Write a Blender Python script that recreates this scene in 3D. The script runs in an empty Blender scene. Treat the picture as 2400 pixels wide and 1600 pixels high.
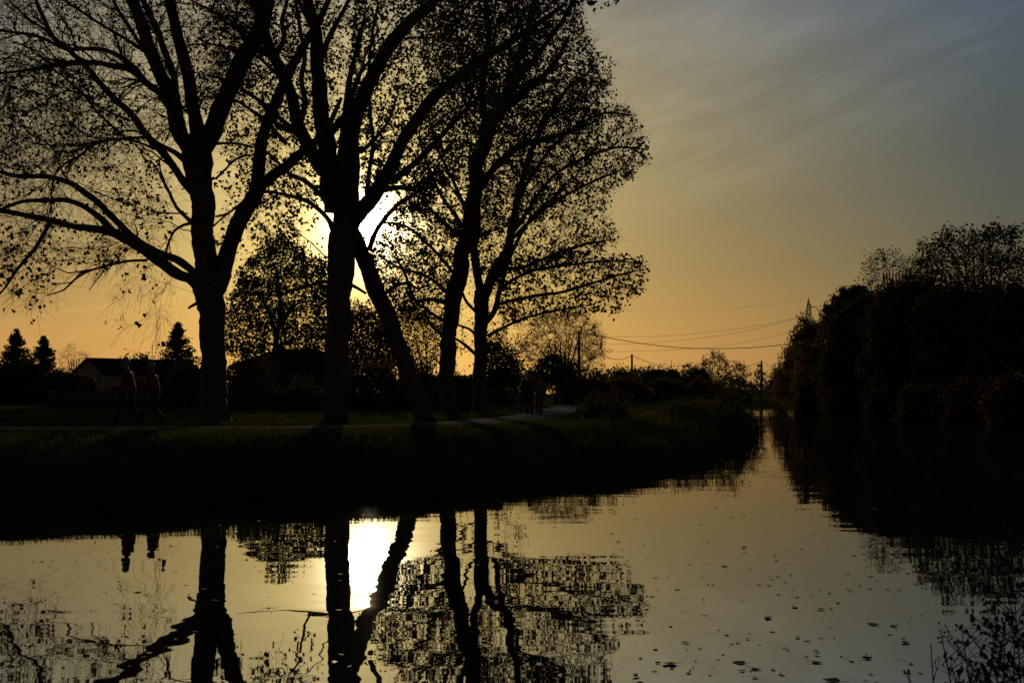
import bpy, math, random
import numpy as np
from mathutils import Vector
random.seed(7); rng = np.random.default_rng(11)
sc = bpy.context.scene
COL = sc.collection
F, HX, HY, CH = 2333.0, 1200.0, 922.0, 1.77      # focal length in px of the photograph, its horizon, eye height above the water
R = math.radians

def P(X, Y, d):                                   # a point seen at X, Y standing d metres away
    return np.array([(X - HX) / F * d, d, CH + (HY - Y) / F * d])
LAND = 0.88

# ------------------------------------------------------------------ materials
def mat(name, col, col2=None, rough=0.85, scale=4.0, transl=0.0, spec=0.2, bump=0.0, metal=0.0, detail=6.0):
    m = bpy.data.materials.new(name); m.use_nodes = True
    nt = m.node_tree; N = nt.nodes; L = nt.links
    b = N['Principled BSDF']; out = N['Material Output']
    b.inputs['Roughness'].default_value = rough
    b.inputs['Specular IOR Level'].default_value = spec
    b.inputs['Metallic'].default_value = metal
    col2 = col2 or tuple(c * 0.6 for c in col)
    tc = N.new('ShaderNodeTexCoord'); nz = N.new('ShaderNodeTexNoise')
    nz.inputs['Scale'].default_value = scale; nz.inputs['Detail'].default_value = detail
    L.new(tc.outputs['Object'], nz.inputs['Vector'])
    rp = N.new('ShaderNodeValToRGB'); L.new(nz.outputs['Fac'], rp.inputs['Fac'])
    rp.color_ramp.elements[0].position = 0.35; rp.color_ramp.elements[1].position = 0.65
    rp.color_ramp.elements[0].color = (*col2, 1); rp.color_ramp.elements[1].color = (*col, 1)
    L.new(rp.outputs['Color'], b.inputs['Base Color'])
    if bump:
        bp = N.new('ShaderNodeBump'); bp.inputs['Distance'].default_value = bump
        L.new(nz.outputs['Fac'], bp.inputs['Height']); L.new(bp.outputs['Normal'], b.inputs['Normal'])
    if transl:
        t = N.new('ShaderNodeBsdfTranslucent'); mx = N.new('ShaderNodeMixShader'); mx.inputs[0].default_value = transl
        L.new(rp.outputs['Color'], t.inputs['Color'])
        L.new(b.outputs[0], mx.inputs[1]); L.new(t.outputs[0], mx.inputs[2]); L.new(mx.outputs[0], out.inputs['Surface'])
    return m

M = dict(
    bark=mat('bark', (.075, .06, .045), (.03, .024, .018), scale=9, bump=.02),
    twig=mat('twig_bark', (.06, .045, .03), scale=6),
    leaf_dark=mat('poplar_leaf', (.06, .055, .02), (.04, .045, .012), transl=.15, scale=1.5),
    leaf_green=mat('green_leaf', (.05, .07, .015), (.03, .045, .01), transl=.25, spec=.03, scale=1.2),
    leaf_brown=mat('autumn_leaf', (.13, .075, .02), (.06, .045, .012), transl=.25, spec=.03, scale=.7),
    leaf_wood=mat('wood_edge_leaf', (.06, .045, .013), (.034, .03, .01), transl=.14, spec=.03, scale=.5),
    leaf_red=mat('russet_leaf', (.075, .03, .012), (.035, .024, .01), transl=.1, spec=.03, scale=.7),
    needle=mat('conifer_needle', (.03, .045, .02), (.02, .03, .012), spec=.03, scale=2),
    grass=mat('grass_blade', (.055, .072, .010), (.03, .034, .007), spec=.05, transl=.3, scale=.35, detail=4),
    weed=mat('dry_weed', (.06, .065, .014), (.035, .032, .01), spec=.05, transl=.3, scale=.6),
    soil=mat('grassy_ground', (.04, .045, .012), (.026, .026, .01), scale=.8, bump=.02, spec=0, rough=1),
    asphalt=mat('path_asphalt', (.18, .175, .165), (.12, .115, .11), scale=14, rough=1, spec=0, bump=.003),
    gravel=mat('gravel', (.05, .043, .026), (.025, .024, .014), scale=1.2, spec=0, rough=1, bump=.006),
    plaster=mat('pale_plaster', (.21, .205, .195), (.16, .157, .15), scale=2, spec=0, rough=1),
    blue_plaster=mat('blue_grey_plaster', (.045, .06, .09), (.03, .042, .065), scale=2, spec=0, rough=1),
    tile=mat('roof_tile', (.035, .02, .014), (.022, .013, .01), scale=5, spec=0, rough=1),
    brick=mat('chimney_brick', (.2, .12, .09), scale=8),
    shutter=mat('brown_shutter', (.05, .03, .02), scale=8),
    wood=mat('weathered_pole', (.07, .055, .045), scale=6),
    steel=mat('galvanised_steel', (.12, .12, .12), rough=.6, scale=3, metal=.4),
    cable=mat('black_cable', (.02, .02, .02), rough=.6),
    red=mat('red_jacket_cloth', (.10, .007, .007), (.065, .005, .005), scale=7, rough=.8),
    dkred=mat('maroon_coat_cloth', (.09, .012, .01), (.06, .008, .007), scale=7),
    rust=mat('rust_trouser_cloth', (.08, .02, .01), scale=7),
    trouser=mat('dark_trouser_cloth', (.02, .02, .024), scale=7),
    slate=mat('slate_coat_cloth', (.07, .085, .1), scale=7),
    skin=mat('skin', (.16, .09, .06), (.14, .08, .055), rough=.6, scale=10),
    greyhair=mat('grey_hair', (.16, .15, .14), (.1, .095, .09), scale=30, rough=.5, transl=.2),
    darkhair=mat('dark_hair', (.03, .022, .016), scale=30),
    bluecap=mat('blue_cap_cloth', (.12, .22, .36), scale=8),
    shoe=mat('brown_shoe', (.12, .04, .025), scale=9),
    rubber=mat('black_rubber', (.012, .012, .012), rough=.7),
    paint=mat('dark_bicycle_paint', (.03, .03, .04), rough=.3, spec=.5),
    float_leaf=mat('floating_leaf', (.05, .035, .014), (.03, .02, .01), scale=12, rough=.6),
    float_yellow=mat('yellow_floating_leaf', (.2, .11, .02), (.1, .06, .015), scale=12, rough=.6),
)

# ------------------------------------------------------------------ mesh helpers
class MB:
    """collects vertices and faces, linked at the end as ONE mesh object"""
    def __init__(s): s.V = []; s.f = {}; s.n = 0
    def add(s, V, faces):                         # faces: int array [n,k]
        V = np.asarray(V, float).reshape(-1, 3); faces = np.asarray(faces, int)
        s.f.setdefault(faces.shape[1], []).append(faces + s.n); s.V.append(V); s.n += len(V)
    def build(s, name, m, parent=None, smooth=True, origin=None):
        me = bpy.data.meshes.new(name)
        V = np.concatenate(s.V) if s.V else np.zeros((0, 3))
        if origin is not None: V = V - np.asarray(origin)
        me.vertices.add(len(V)); me.vertices.foreach_set('co', V.astype(np.float32).ravel())
        fl, tot = [], []
        for k, a in s.f.items():
            a = np.concatenate(a); fl.append(a.ravel()); tot.append(np.full(len(a), k))
        if fl:
            fl = np.concatenate(fl); tot = np.concatenate(tot)
            st = np.concatenate([[0], np.cumsum(tot)[:-1]])
            me.loops.add(len(fl)); me.loops.foreach_set('vertex_index', fl.astype(np.int32))
            me.polygons.add(len(tot)); me.polygons.foreach_set('loop_start', st.astype(np.int32))
            me.update(calc_edges=True)
            if smooth: me.polygons.foreach_set('use_smooth', np.ones(len(tot), bool))
        me.materials.append(m)
        o = bpy.data.objects.new(name, me); COL.objects.link(o)
        if parent is not None: o.parent = parent
        elif origin is not None: o.location = origin
        return o

def tubes(mb, Pth, Rad, sides, rough=0.0):
    """Pth [N,P,3], Rad [N,P]"""
    Pth = np.asarray(Pth, float); Rad = np.asarray(Rad, float)
    if Pth.ndim == 2: Pth = Pth[None]; Rad = Rad[None]
    n, p, _ = Pth.shape
    if n == 0: return
    T = np.gradient(Pth, axis=1); T /= np.linalg.norm(T, axis=2, keepdims=True) + 1e-9
    mean = np.abs(T.mean(axis=1)); ref = np.zeros((n, 3)); ref[np.arange(n), mean.argmin(axis=1)] = 1
    U = np.cross(T, ref[:, None]); U /= np.linalg.norm(U, axis=2, keepdims=True) + 1e-9
    W = np.cross(T, U)
    a = np.arange(sides) * 2 * math.pi / sides
    if rough:
        nz_ = rng.normal(size=(n, p, sides)); nz_ = nz_ + np.roll(nz_, 1, 1) + np.roll(nz_, 1, 2) * .6
        Rad = Rad[:, :, None] * (1 + rough * nz_)
    else: Rad = Rad[:, :, None]
    V = Pth[:, :, None] + Rad[..., None] * (U[:, :, None] * np.cos(a)[:, None] + W[:, :, None] * np.sin(a)[:, None])
    i = np.arange(n)[:, None, None] * p * sides; j = np.arange(p - 1)[None, :, None] * sides; k = np.arange(sides)[None, None]
    k2 = (k + 1) % sides
    q = np.stack([i + j + k, i + j + k2, i + j + sides + k2, i + j + sides + k], axis=-1).reshape(-1, 4)
    mb.add(V, q)

def cap(mb, c, t, r, sides=8):
    t = np.asarray(t, float) / np.linalg.norm(t); ref = np.eye(3)[np.abs(t).argmin()]
    u = np.cross(t, ref); u /= np.linalg.norm(u); w = np.cross(t, u)
    a = np.arange(sides) * 2 * math.pi / sides
    mb.add(np.asarray(c) + r * (np.cos(a)[:, None] * u + np.sin(a)[:, None] * w), np.arange(sides)[None])

def spline(pts, step):
    """Catmull-Rom through rows of values, resampled"""
    p = np.asarray(pts, float)
    if len(p) == 2: p = np.array([p[0], (p[0] + p[1]) / 2, p[1]])
    e = np.vstack([2 * p[0] - p[1], p, 2 * p[-1] - p[-2]])
    out = []
    for i in range(1, len(e) - 2):
        n = max(2, int(np.linalg.norm((e[i + 1] - e[i])[:3]) / step))
        t = np.linspace(0, 1, n, endpoint=False)[:, None]
        a, b, c, d = e[i - 1], e[i], e[i + 1], e[i + 2]
        out.append(.5 * (2 * b + (c - a) * t + (2 * a - 5 * b + 4 * c - d) * t * t + (3 * b - a - 3 * c + d) * t ** 3))
    out.append(e[-2][None]); return np.concatenate(out)

def box(mb, c, s, rz=0.0):
    x, y, z = np.array(s) / 2
    v = np.array([[-x, -y, -z], [x, -y, -z], [x, y, -z], [-x, y, -z], [-x, -y, z], [x, -y, z], [x, y, z], [-x, y, z]])
    cr, sr = math.cos(rz), math.sin(rz)
    v = np.stack([v[:, 0] * cr - v[:, 1] * sr, v[:, 0] * sr + v[:, 1] * cr, v[:, 2]], 1) + np.array(c)
    mb.add(v, [[3, 2, 1, 0], [4, 5, 6, 7], [0, 1, 5, 4], [1, 2, 6, 5], [2, 3, 7, 6], [3, 0, 4, 7]])

def tag(o, label=None, cat=None, group=None, kind=None):
    if label: o['label'] = label
    if cat: o['category'] = cat
    if group: o['group'] = group
    if kind: o['kind'] = kind
    return o
def empty(name, loc, label, cat, group=None):
    o = bpy.data.objects.new(name, None); COL.objects.link(o); o.location = loc; o.empty_display_size = .3
    return tag(o, label, cat, group)

LEAF = np.array([[0, -.45, 0], [.36, -.38, .06], [.40, -.02, .09], [0, .6, 0], [-.40, -.02, .09], [-.36, -.38, .06]])
RHOMB = np.array([[0, -.5, 0], [.3, -.05, 0], [0, .5, 0], [-.3, -.05, 0]])
def leaves(mb, C, size, hang=0.0, simple=False):
    C = np.asarray(C).reshape(-1, 3); n = len(C)
    if n == 0: return
    size = np.broadcast_to(size, (n,)) * rng.uniform(.65, 1.25, n)
    ax = rng.normal(size=(n, 3)); ax[:, 2] -= hang * 2; ax /= np.linalg.norm(ax, axis=1, keepdims=True)
    u = np.cross(ax, rng.normal(size=(n, 3))); u /= np.linalg.norm(u, axis=1, keepdims=True)
    w = np.cross(ax, u); S = RHOMB if simple else LEAF
    V = C[:, None] + size[:, None, None] * (S[None, :, :1] * u[:, None] + S[None, :, 1:2] * ax[:, None] + S[None, :, 2:] * w[:, None])
    i = np.arange(n)[:, None] * len(S)
    if simple: mb.add(V, i + np.arange(4))
    else: mb.add(V, np.concatenate([i + np.array([0, 1, 2, 3]), i + np.array([0, 3, 4, 5])]))

def inside(poly, X, Y):
    poly = np.asarray(poly, float); r = np.zeros(len(X), bool); j = len(poly) - 1
    for i in range(len(poly)):
        xi, yi = poly[i]; xj, yj = poly[j]
        c = ((yi > Y) != (yj > Y)) & (X < (xj - xi) * (Y - yi) / (yj - yi + 1e-12) + xi)
        r ^= c; j = i
    return r
def polydist(poly, X, Y, closed=True):
    poly = np.asarray(poly, float); best = np.full(X.shape, 1e18)
    m = len(poly)
    for i in range(m if closed else m - 1):
        a = poly[i]; b = poly[(i + 1) % m]; ab = b - a
        t = np.clip(((X - a[0]) * ab[0] + (Y - a[1]) * ab[1]) / (ab @ ab + 1e-12), 0, 1)
        best = np.minimum(best, (X - a[0] - t * ab[0]) ** 2 + (Y - a[1] - t * ab[1]) ** 2)
    return np.sqrt(best)

def sample(poly, n, d, depth, edge=60.0, clump=0):
    """n points in a crown whose outline seen from the front is poly, with a rounded depth"""
    poly = np.asarray(poly, float); lo = poly.min(0); hi = poly.max(0); out = []
    got = 0
    if clump:
        cc = rng.uniform(lo, hi, (clump, 2))
    while got < n:
        q = rng.uniform(lo, hi, (n * 2 + 20, 2))
        if clump:
            k = rng.integers(0, clump, len(q)); q = cc[k] + rng.normal(size=q.shape) * edge * .35
        q = q[inside(poly, q[:, 0], q[:, 1])]; out.append(q); got += len(q)
        if clump and got == 0: cc = rng.uniform(lo, hi, (clump, 2))
    q = np.concatenate(out)[:n]
    e = np.clip(polydist(poly, q[:, 0], q[:, 1]) / edge, 0.08, 1)
    dd = d + rng.uniform(-1, 1, n) * depth * np.sqrt(e)
    return np.stack([(q[:, 0] - HX) / F * d + (q[:, 0] - HX) / F * (dd - d) * .0, dd, CH + (HY - q[:, 1]) / F * d], 1) if depth < 0 else \
        np.stack([(q[:, 0] - HX) / F * dd, dd, CH + (HY - q[:, 1]) / F * dd], 1)

def even(p, cell=22.0, pw=.85):
    """weights that even out crowding as seen from the front, in cells of about cell px"""
    X = HX + F * p[:, 0] / p[:, 1]; Y = HY - F * (p[:, 2] - CH) / p[:, 1]
    k = (np.floor(X / cell) * 4096 + np.floor(Y / cell)).astype(int)
    _, inv, cnt = np.unique(k, return_inverse=True, return_counts=True)
    w = 1.0 / cnt[inv.ravel()] ** pw; return w / w.sum()
GAPS = [([(838, 478), (880, 452), (940, 432), (950, 470), (905, 530), (868, 590), (846, 615), (832, 560)], .93), ([(715, 470), (772, 480), (776, 600), (720, 590), (690, 530)], .6)]
def open_gaps(p):                                 # the two openings in the crowns through which the low sun shines
    X = HX + F * p[:, 0] / p[:, 1]; Y = HY - F * (p[:, 2] - CH) / p[:, 1]; k = np.ones(len(p), bool)
    for poly, f in GAPS: k &= ~(inside(poly, X, Y) & (rng.random(len(p)) < f))
    return p[k]
# ------------------------------------------------------------------ trees
class Tree:
    def __init__(s, d): s.d = d; s.pos = []; s.dir = []; s.rad = []; s.trunk = MB(); s.br = MB(); s.lf = MB(); s.tips = []
    def nodes(s, p, r, cut=0):
        t = np.gradient(p, axis=0); t /= np.linalg.norm(t, axis=1, keepdims=True) + 1e-9
        s.pos.append(p[cut:]); s.dir.append(t[cut:]); s.rad.append(r[cut:])
    def limb(s, pts, off=0.0, end=0.0, main=True, sides=None, attach=True, zo=0.0, jit=.25, org=None, sc_=1.0):
        """pts rows: X, Y, width in px of the photograph; depth goes from off to end (m)"""
        if org is not None: pts = [(org[0] + a[0] / org[2], org[1] + a[1] / org[2], a[2] / org[2]) for a in pts]
        n = len(pts); rows = []
        for i, (X, Y, w) in enumerate(pts):
            d = s.d + off + (end - off) * i / (n - 1)
            q = P(X, Y, d); rows.append([*q, w / 2 / F * d * sc_])
        a = spline(rows, .11 if main else .16)
        r = np.maximum(a[:, 3], .003); p = a[:, :3]
        k = np.arange(len(p)) * (.5 if main else 1)
        wob = np.stack([np.sin(k * .9 + rng.uniform(0, 6)) + np.sin(k * .37 + rng.uniform(0, 6)) for _ in range(3)], 1)
        p = p + wob * r[:, None] * jit * .35
        r = r * (1 + rng.normal(size=len(r)) * .02 + .035 * np.sin(k * 1.7 + rng.uniform(0, 6)) * np.sin(k * .61 + rng.uniform(0, 6)))
        sides = sides or (18 if r.max() > .12 else 7 if r.max() > .04 else 5)
        tubes(s.trunk if main else s.br, p, r, sides, .022 if main else 0)
        cap(s.trunk if main else s.br, p[-1], p[-1] - p[-2], r[-1], sides)
        s.nodes(p, r, 3 if attach else 0)
        return p
    def arr(s): return np.concatenate(s.pos), np.concatenate(s.dir), np.concatenate(s.rad)
    def grow(s, T, r_end, rate=.006, batches=6, ang=.9, segs=6, sides=4, gain=.45, wig=.06, up=0.0, maxl=99, tip=True, mn=0.0):
        """grow a branch from the nearest limb to every target point"""
        T = open_gaps(np.asarray(T))
        if len(T) == 0: return
        pos, dr, rd = s.arr()
        o = np.argsort([np.min(np.sum((pos[::7] - t) ** 2, 1)) for t in T]) if len(T) < 1500 else rng.permutation(len(T))
        for ch in np.array_split(T[o], batches):
            if len(ch) == 0: continue
            pos, dr, rd = s.arr()
            best = np.empty(len(ch), int)
            for a in range(0, len(ch), 200):
                c = ch[a:a + 200]; v = c[:, None] - pos[None]; L = np.linalg.norm(v, axis=2) + 1e-6
                cs = np.einsum('ijk,jk->ij', v, dr) / L
                best[a:a + 200] = np.argmin(L * (1 + ang * (1 - cs)) + np.where(L < mn, 50, 0), axis=1)
            A = pos[best]; D = dr[best]; rr = rd[best]; v = ch - A; L = np.linalg.norm(v, axis=1)
            ok = (L < maxl) & (L > .05); A, D, rr, v, L, B = A[ok], D[ok], rr[ok], v[ok], L[ok], ch[ok]
            t = np.linspace(0, 1, segs)[None, :, None]
            m1 = A + D * (L * gain)[:, None]; m2 = B - v * .25 - np.array([0, 0, up]) * L[:, None]
            p = (1 - t) ** 3 * A[:, None] + 3 * t * (1 - t) ** 2 * m1[:, None] + 3 * t * t * (1 - t) * m2[:, None] + t ** 3 * B[:, None]
            w = rng.normal(size=p.shape) * wig * L[:, None, None]; w[:, 0] = 0; p = p + w
            r0 = np.minimum(rr * .7, r_end + rate * L)
            r = r0[:, None] + (r_end - r0)[:, None] * np.linspace(0, 1, segs)[None] ** .8
            tubes(s.br, p, r, sides)
            tt = np.gradient(p, axis=1); tt /= np.linalg.norm(tt, axis=2, keepdims=True) + 1e-9
            s.pos.append(p[:, 1:].reshape(-1, 3)); s.dir.append(tt[:, 1:].reshape(-1, 3)); s.rad.append(r[:, 1:].ravel())
            if tip: s.tips.append(p[:, -3:])
    def twigs(s, n, length, r_end=.003, region=None, sides=3, segs=4, droop=0.0, fwd=1.0, poly=None, wig=.07):
        pos, dr, rd = s.arr(); i = np.where(rd < .05)[0]
        if poly is not None:
            X = HX + F * pos[i, 0] / pos[i, 1]; Y = HY - F * (pos[i, 2] - CH) / pos[i, 1]; i = i[inside(poly, X, Y)]
        if len(i) == 0: return
        i = rng.choice(i, n, p=even(pos[i])); A = pos[i]; L = rng.uniform(.4, 1.25, n) * length
        v = dr[i] * fwd + rng.normal(size=(n, 3)) * .65; v[:, 2] += .15; v /= np.linalg.norm(v, axis=1, keepdims=True)
        t = np.linspace(0, 1, segs)[None, :, None]
        B = np.array([0, 0, -1.0]) * (droop * L)[:, None, None] * t ** 2
        p = A[:, None] + v[:, None] * L[:, None, None] * t + B
        w = rng.normal(size=p.shape) * wig * L[:, None, None]; w[:, 0] = 0; p = p + w
        r0 = np.minimum(rd[i] * .6, r_end * 2)
        tubes(s.br, p, r0[:, None] + (r_end * .6 - r0)[:, None] * np.linspace(0, 1, segs)[None], sides)
        s.tips.append(p[:, 1:])
        return p
    def leaf(s, n, size, spread=.06, per=4, hang=.3, simple=False, poly=None, P_=None, power=0):
        T = (np.concatenate([q.reshape(-1, 3) for q in s.tips]) if P_ is None else np.asarray(P_).reshape(-1, 3))
        if poly is not None:
            X = HX + F * T[:, 0] / T[:, 1]; Y = HY - F * (T[:, 2] - CH) / T[:, 1]; T = T[inside(poly, X, Y)]
        if len(T) == 0: return
        c = T[rng.choice(len(T), max(1, n // per), p=even(T))]
        c = open_gaps(np.repeat(c, per, axis=0) + rng.normal(size=(len(c) * per, 3)) * spread)
        leaves(s.lf, c, size, hang, simple)
    def finish(s, name, base, label, cat='tree', group=None, leafmat='leaf_dark', leafname='foliage', twig='twig'):
        e = empty(name, tuple(base), label, cat, group)
        if s.trunk.n: s.trunk.build('trunk', M['bark'], e, origin=base)
        if s.br.n: s.br.build('branches', M[twig], e, origin=base)
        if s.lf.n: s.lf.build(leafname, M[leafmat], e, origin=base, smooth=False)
        return e

# ---- water outline (x, y) and the terrain
SHORE = [(-90, 9), (-40, 11.5), (-17.6, 14.4), (-8.4, 15.6), (-5.6, 17.3), (-3.2, 18.5), (-1.65, 19.1), (.4, 20.8), (3.85, 24.6), (6.3, 30.2), (8.9, 37.2), (9.9, 40.5),
         (10.6, 44), (12.2, 52), (14.8, 63), (18.6, 80), (27.8, 120), (34.8, 150), (46, 152), (39, 128), (31.5, 105), (30, 83), (28, 62), (27, 53), (26, 40), (27, 25), (32, 12),
         (34, 4), (16, 3.6), (5, 4.9), (2.6, 5.1), (1.7, 4.6), (1.0, 3.6), (-4, 3.2), (-30, 2), (-90, -4)]
SH = np.array(SHORE, float)
def vnoise(x, y, s, k=0):
    x = x * s; y = y * s; xi = np.floor(x); yi = np.floor(y); fx = x - xi; fy = y - yi
    def h(a, b): v = np.sin(a * 127.1 + b * 311.7 + k * 74.7) * 43758.5453; return v - np.floor(v)
    fx = fx * fx * (3 - 2 * fx); fy = fy * fy * (3 - 2 * fy)
    return (h(xi, yi) * (1 - fx) + h(xi + 1, yi) * fx) * (1 - fy) + (h(xi, yi + 1) * (1 - fx) + h(xi + 1, yi + 1) * fx) * fy
PATH = [(-60, 22.6), (-30, 24.4), (-10, 25.3), (-5, 26.2), (-2.0, 29), (-.2, 34), (1.1, 40), (1.9, 48), (2.9, 60), (5.5, 78), (9, 92), (13, 104), (15, 125), (16, 150)]
def height(x, y):
    d = polydist(SH, x, y); ins = inside(SH, x.ravel(), y.ravel()).reshape(x.shape)
    dn = d + (vnoise(x, y, 1.3) - .5) * .35 * (d > .05)
    t = np.clip(dn / 3.0, 0, 1); up = 1 - (1 - t) ** 2.4
    top = LAND + (vnoise(x, y, .35, 3) - .5) * .10 + (vnoise(x, y, 1.7, 5) - .5) * .05
    near = np.clip((7 - y) / 3, 0, 1) * (np.abs(x) < 200)
    top = top * (1 - near) + near * .34
    pd = polydist(np.array(PATH), x, y, False); k = np.clip((pd - 1.3) / 1.5, 0, 1); top = (LAND - .01) * (1 - k) + top * k if True else top
    top = np.where(near > 0, np.minimum(top, .9), top)
    top = top * (1 - near) + near * .34
    return np.where(ins, -np.minimum(d * .5, 1.2) - .02, up * top)
def gz(x, y): return float(height(np.array([[float(x)]]), np.array([[float(y)]]))[0, 0])

def axis(a, b, fine, lo, hi):
    v = list(np.arange(a, b + 1e-6, fine)); s = fine
    while v[-1] < hi: s *= 1.22; v.append(v[-1] + s)
    s = fine
    while v[0] > lo: s *= 1.22; v.insert(0, v[0] - s)
    return np.array(v)
gx = axis(-24, 34, .3, -2600, 2600); gy = axis(0, 48, .3, -300, 4000)
X, Y = np.meshgrid(gx, gy)
Z = height(X, Y); far = np.hypot(X, Y) > 500; Z[far] = LAND
g = MB(); nx, ny = len(gx), len(gy)
ii = (np.arange(ny - 1)[:, None] * nx + np.arange(nx - 1)[None]).ravel()
g.add(np.stack([X, Y, Z], -1), np.stack([ii, ii + 1, ii + nx + 1, ii + nx], 1))
tag(g.build('ground', M['soil']), 'dark grassy riverbank and flat land behind it', kind='structure')

# water
m = bpy.data.materials.new('river_water'); m.use_nodes = True; nt = m.node_tree; N = nt.nodes; L = nt.links; N.clear()
out = N.new('ShaderNodeOutputMaterial'); mix = N.new('ShaderNodeMixShader'); gl = N.new('ShaderNodeBsdfGlossy'); df = N.new('ShaderNodeBsdfDiffuse')
gl.inputs['Roughness'].default_value = .012; gl.inputs['Color'].default_value = (.93, .95, 1, 1)
df.inputs['Color'].default_value = (.008, .008, .005, 1)
fr = N.new('ShaderNodeFresnel'); fr.inputs['IOR'].default_value = 12.0
L.new(fr.outputs[0], mix.inputs[0]); L.new(df.outputs[0], mix.inputs[1]); L.new(gl.outputs[0], mix.inputs[2]); L.new(mix.outputs[0], out.inputs[0])
tc = N.new('ShaderNodeTexCoord')
def wn(sx, sy, scale, det, rough=.5):
    mp = N.new('ShaderNodeMapping'); mp.inputs['Scale'].default_value = (sx, sy, 1); L.new(tc.outputs['Object'], mp.inputs['Vector'])
    n = N.new('ShaderNodeTexNoise'); n.inputs['Scale'].default_value = scale; n.inputs['Detail'].default_value = det; n.inputs['Roughness'].default_value = rough
    L.new(mp.outputs[0], n.inputs['Vector']); return n.outputs['Fac']
def mth(op, a, b=None):
    n = N.new('ShaderNodeMath'); n.operation = op
    for k, v in enumerate((a, b)):
        if v is None: continue
        if isinstance(v, (int, float)): n.inputs[k].default_value = v
        else: L.new(v, n.inputs[k])
    return n.outputs[0]
patch = N.new('ShaderNodeMapRange'); patch.inputs[1].default_value = .38; patch.inputs[2].default_value = .62; patch.inputs[3].default_value = .25; patch.inputs[4].default_value = 1.0
L.new(wn(.35, 1, .22, 2), patch.inputs[0])
small = mth('MULTIPLY', wn(.6, 1, 4.2, 1), .0006)
mid = mth('MULTIPLY', wn(.42, 1, 1.15, 2, .4), .0075)
big = mth('MULTIPLY', wn(.5, 1, .45, 1), .006)
hgt = mth('ADD', mth('MULTIPLY', mth('ADD', small, mid), patch.outputs[0]), big)
bp = N.new('ShaderNodeBump'); bp.inputs['Strength'].default_value = 1; bp.inputs['Distance'].default_value = 1.0
L.new(hgt, bp.inputs['Height']); L.new(bp.outputs[0], gl.inputs['Normal']); L.new(bp.outputs[0], fr.inputs['Normal'])
w = MB(); w.add([[-100, -12, 0], [60, -12, 0], [60, 160, 0], [-100, 160, 0]], [[0, 1, 2, 3]])
tag(w.build('water', m), 'calm river reflecting the sunset sky and trees', kind='structure')

def ribbon(name, pts, width, z, m_, label, follow=False):
    p = spline([(a, b, 0) for a, b in pts], .8)[:, :2]; t = np.gradient(p, axis=0); t /= np.linalg.norm(t, axis=1, keepdims=True)
    nrm = np.stack([-t[:, 1], t[:, 0]], 1)
    rows = np.linspace(-.5, .5, 5); V = []
    for k in rows:
        q = p + nrm * width * k; V.append(np.stack([q[:, 0], q[:, 1], np.full(len(q), z) + .02 * (1 - (2 * k) ** 2)], 1))
    V = np.stack(V, 1); n = len(p); c = len(rows)
    ii = (np.arange(n - 1)[:, None] * c + np.arange(c - 1)[None]).ravel()
    b = MB(); b.add(V, np.stack([ii, ii + c, ii + c + 1, ii + 1], 1))
    return tag(b.build(name, m_), label, kind='structure')
ribbon('path', PATH, 2.3, LAND + .012, M['asphalt'], 'pale asphalt riverside path')
ribbon('gravel_road', [(-90, 35), (-40, 36), (-20, 36.5), (-8, 36)], 6.5, LAND + .06, M['gravel'], 'wide gravel track behind the path')

# ------------------------------------------------------------------ the big poplars
Z1 = (0, 0, 2.613); Z2 = (600, 0, 2.613); Z3 = (1000, 0, 2.613); Z4 = (0, 500, 2.852); Z5 = (500, 550, 3.137); Z6 = (1000, 550, 3.137)
# left poplar
t = Tree(30.0)
t.limb([(506, 1004, 84), (506, 985, 66), (503, 900, 60), (498, 800, 57), (494, 730, 60), (490, 675, 66), (484, 620, 52), (476, 540, 52), (474, 480, 53), (468, 420, 58), (462, 375, 70), (455, 325, 60)], 0, .1)
t.limb([(470, 400, 40), (474, 350, 50), (464, 310, 36), (452, 250, 30), (444, 200, 29), (432, 150, 28), (421, 100, 26), (410, 50, 25), (396, 0, 23), (380, -70, 19), (350, -200, 12)], 0, -1.5)
t.limb([(1210, 960, 90), (1120, 860, 95), (1070, 700, 100), (1035, 560, 92), (970, 430, 80), (920, 300, 78), (880, 180, 76), (830, 60, 72), (790, -60, 66), (740, -250, 48), (690, -480, 26)], 0, 1.6, org=Z1)
t.limb([(1075, 600, 40), (1062, 450, 44), (1000, 290, 42), (950, 150, 40), (885, 20, 38), (840, -90, 30), (780, -300, 16)], .6, -1.8, org=Z1)
t.limb([(1220, 960, 80), (1290, 820, 110), (1350, 680, 108), (1430, 500, 104), (1500, 350, 100), (1570, 220, 98), (1620, 80, 92), (1645, -50, 84), (1675, -250, 60), (1700, -500, 30)], 0, -1.0, org=Z1)
t.limb([(500, 700, 30), (520, 650, 40), (541, 570, 38), (572, 500, 38), (601, 440, 33), (611, 345, 27), (629, 287, 25), (651, 230, 24), (678, 165, 22), (716, 100, 18), (758, 30, 14), (800, -80, 8)], 0, 1.8)
t.limb([(598, 455, 28), (632, 417, 25), (668, 390, 23), (702, 362, 22), (740, 330, 17), (775, 285, 12), (800, 230, 8)], .5, -.8)
t.limb([(480, 690, 34), (450, 655, 26), (414, 640, 26), (372, 612, 27), (337, 584, 26), (298, 560, 24), (263, 545, 21), (217, 537, 17), (175, 531, 15), (123, 517, 15), (70, 507, 13), (20, 496, 12), (-40, 490, 9)], 0, -2.5)
t.limb([(270, 548, 18), (245, 520, 17), (215, 496, 14), (184, 479, 13), (150, 469, 12), (115, 469, 11), (60, 471, 9), (20, 483, 8), (-15, 500, 6)], -1.2, -2.8)
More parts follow.
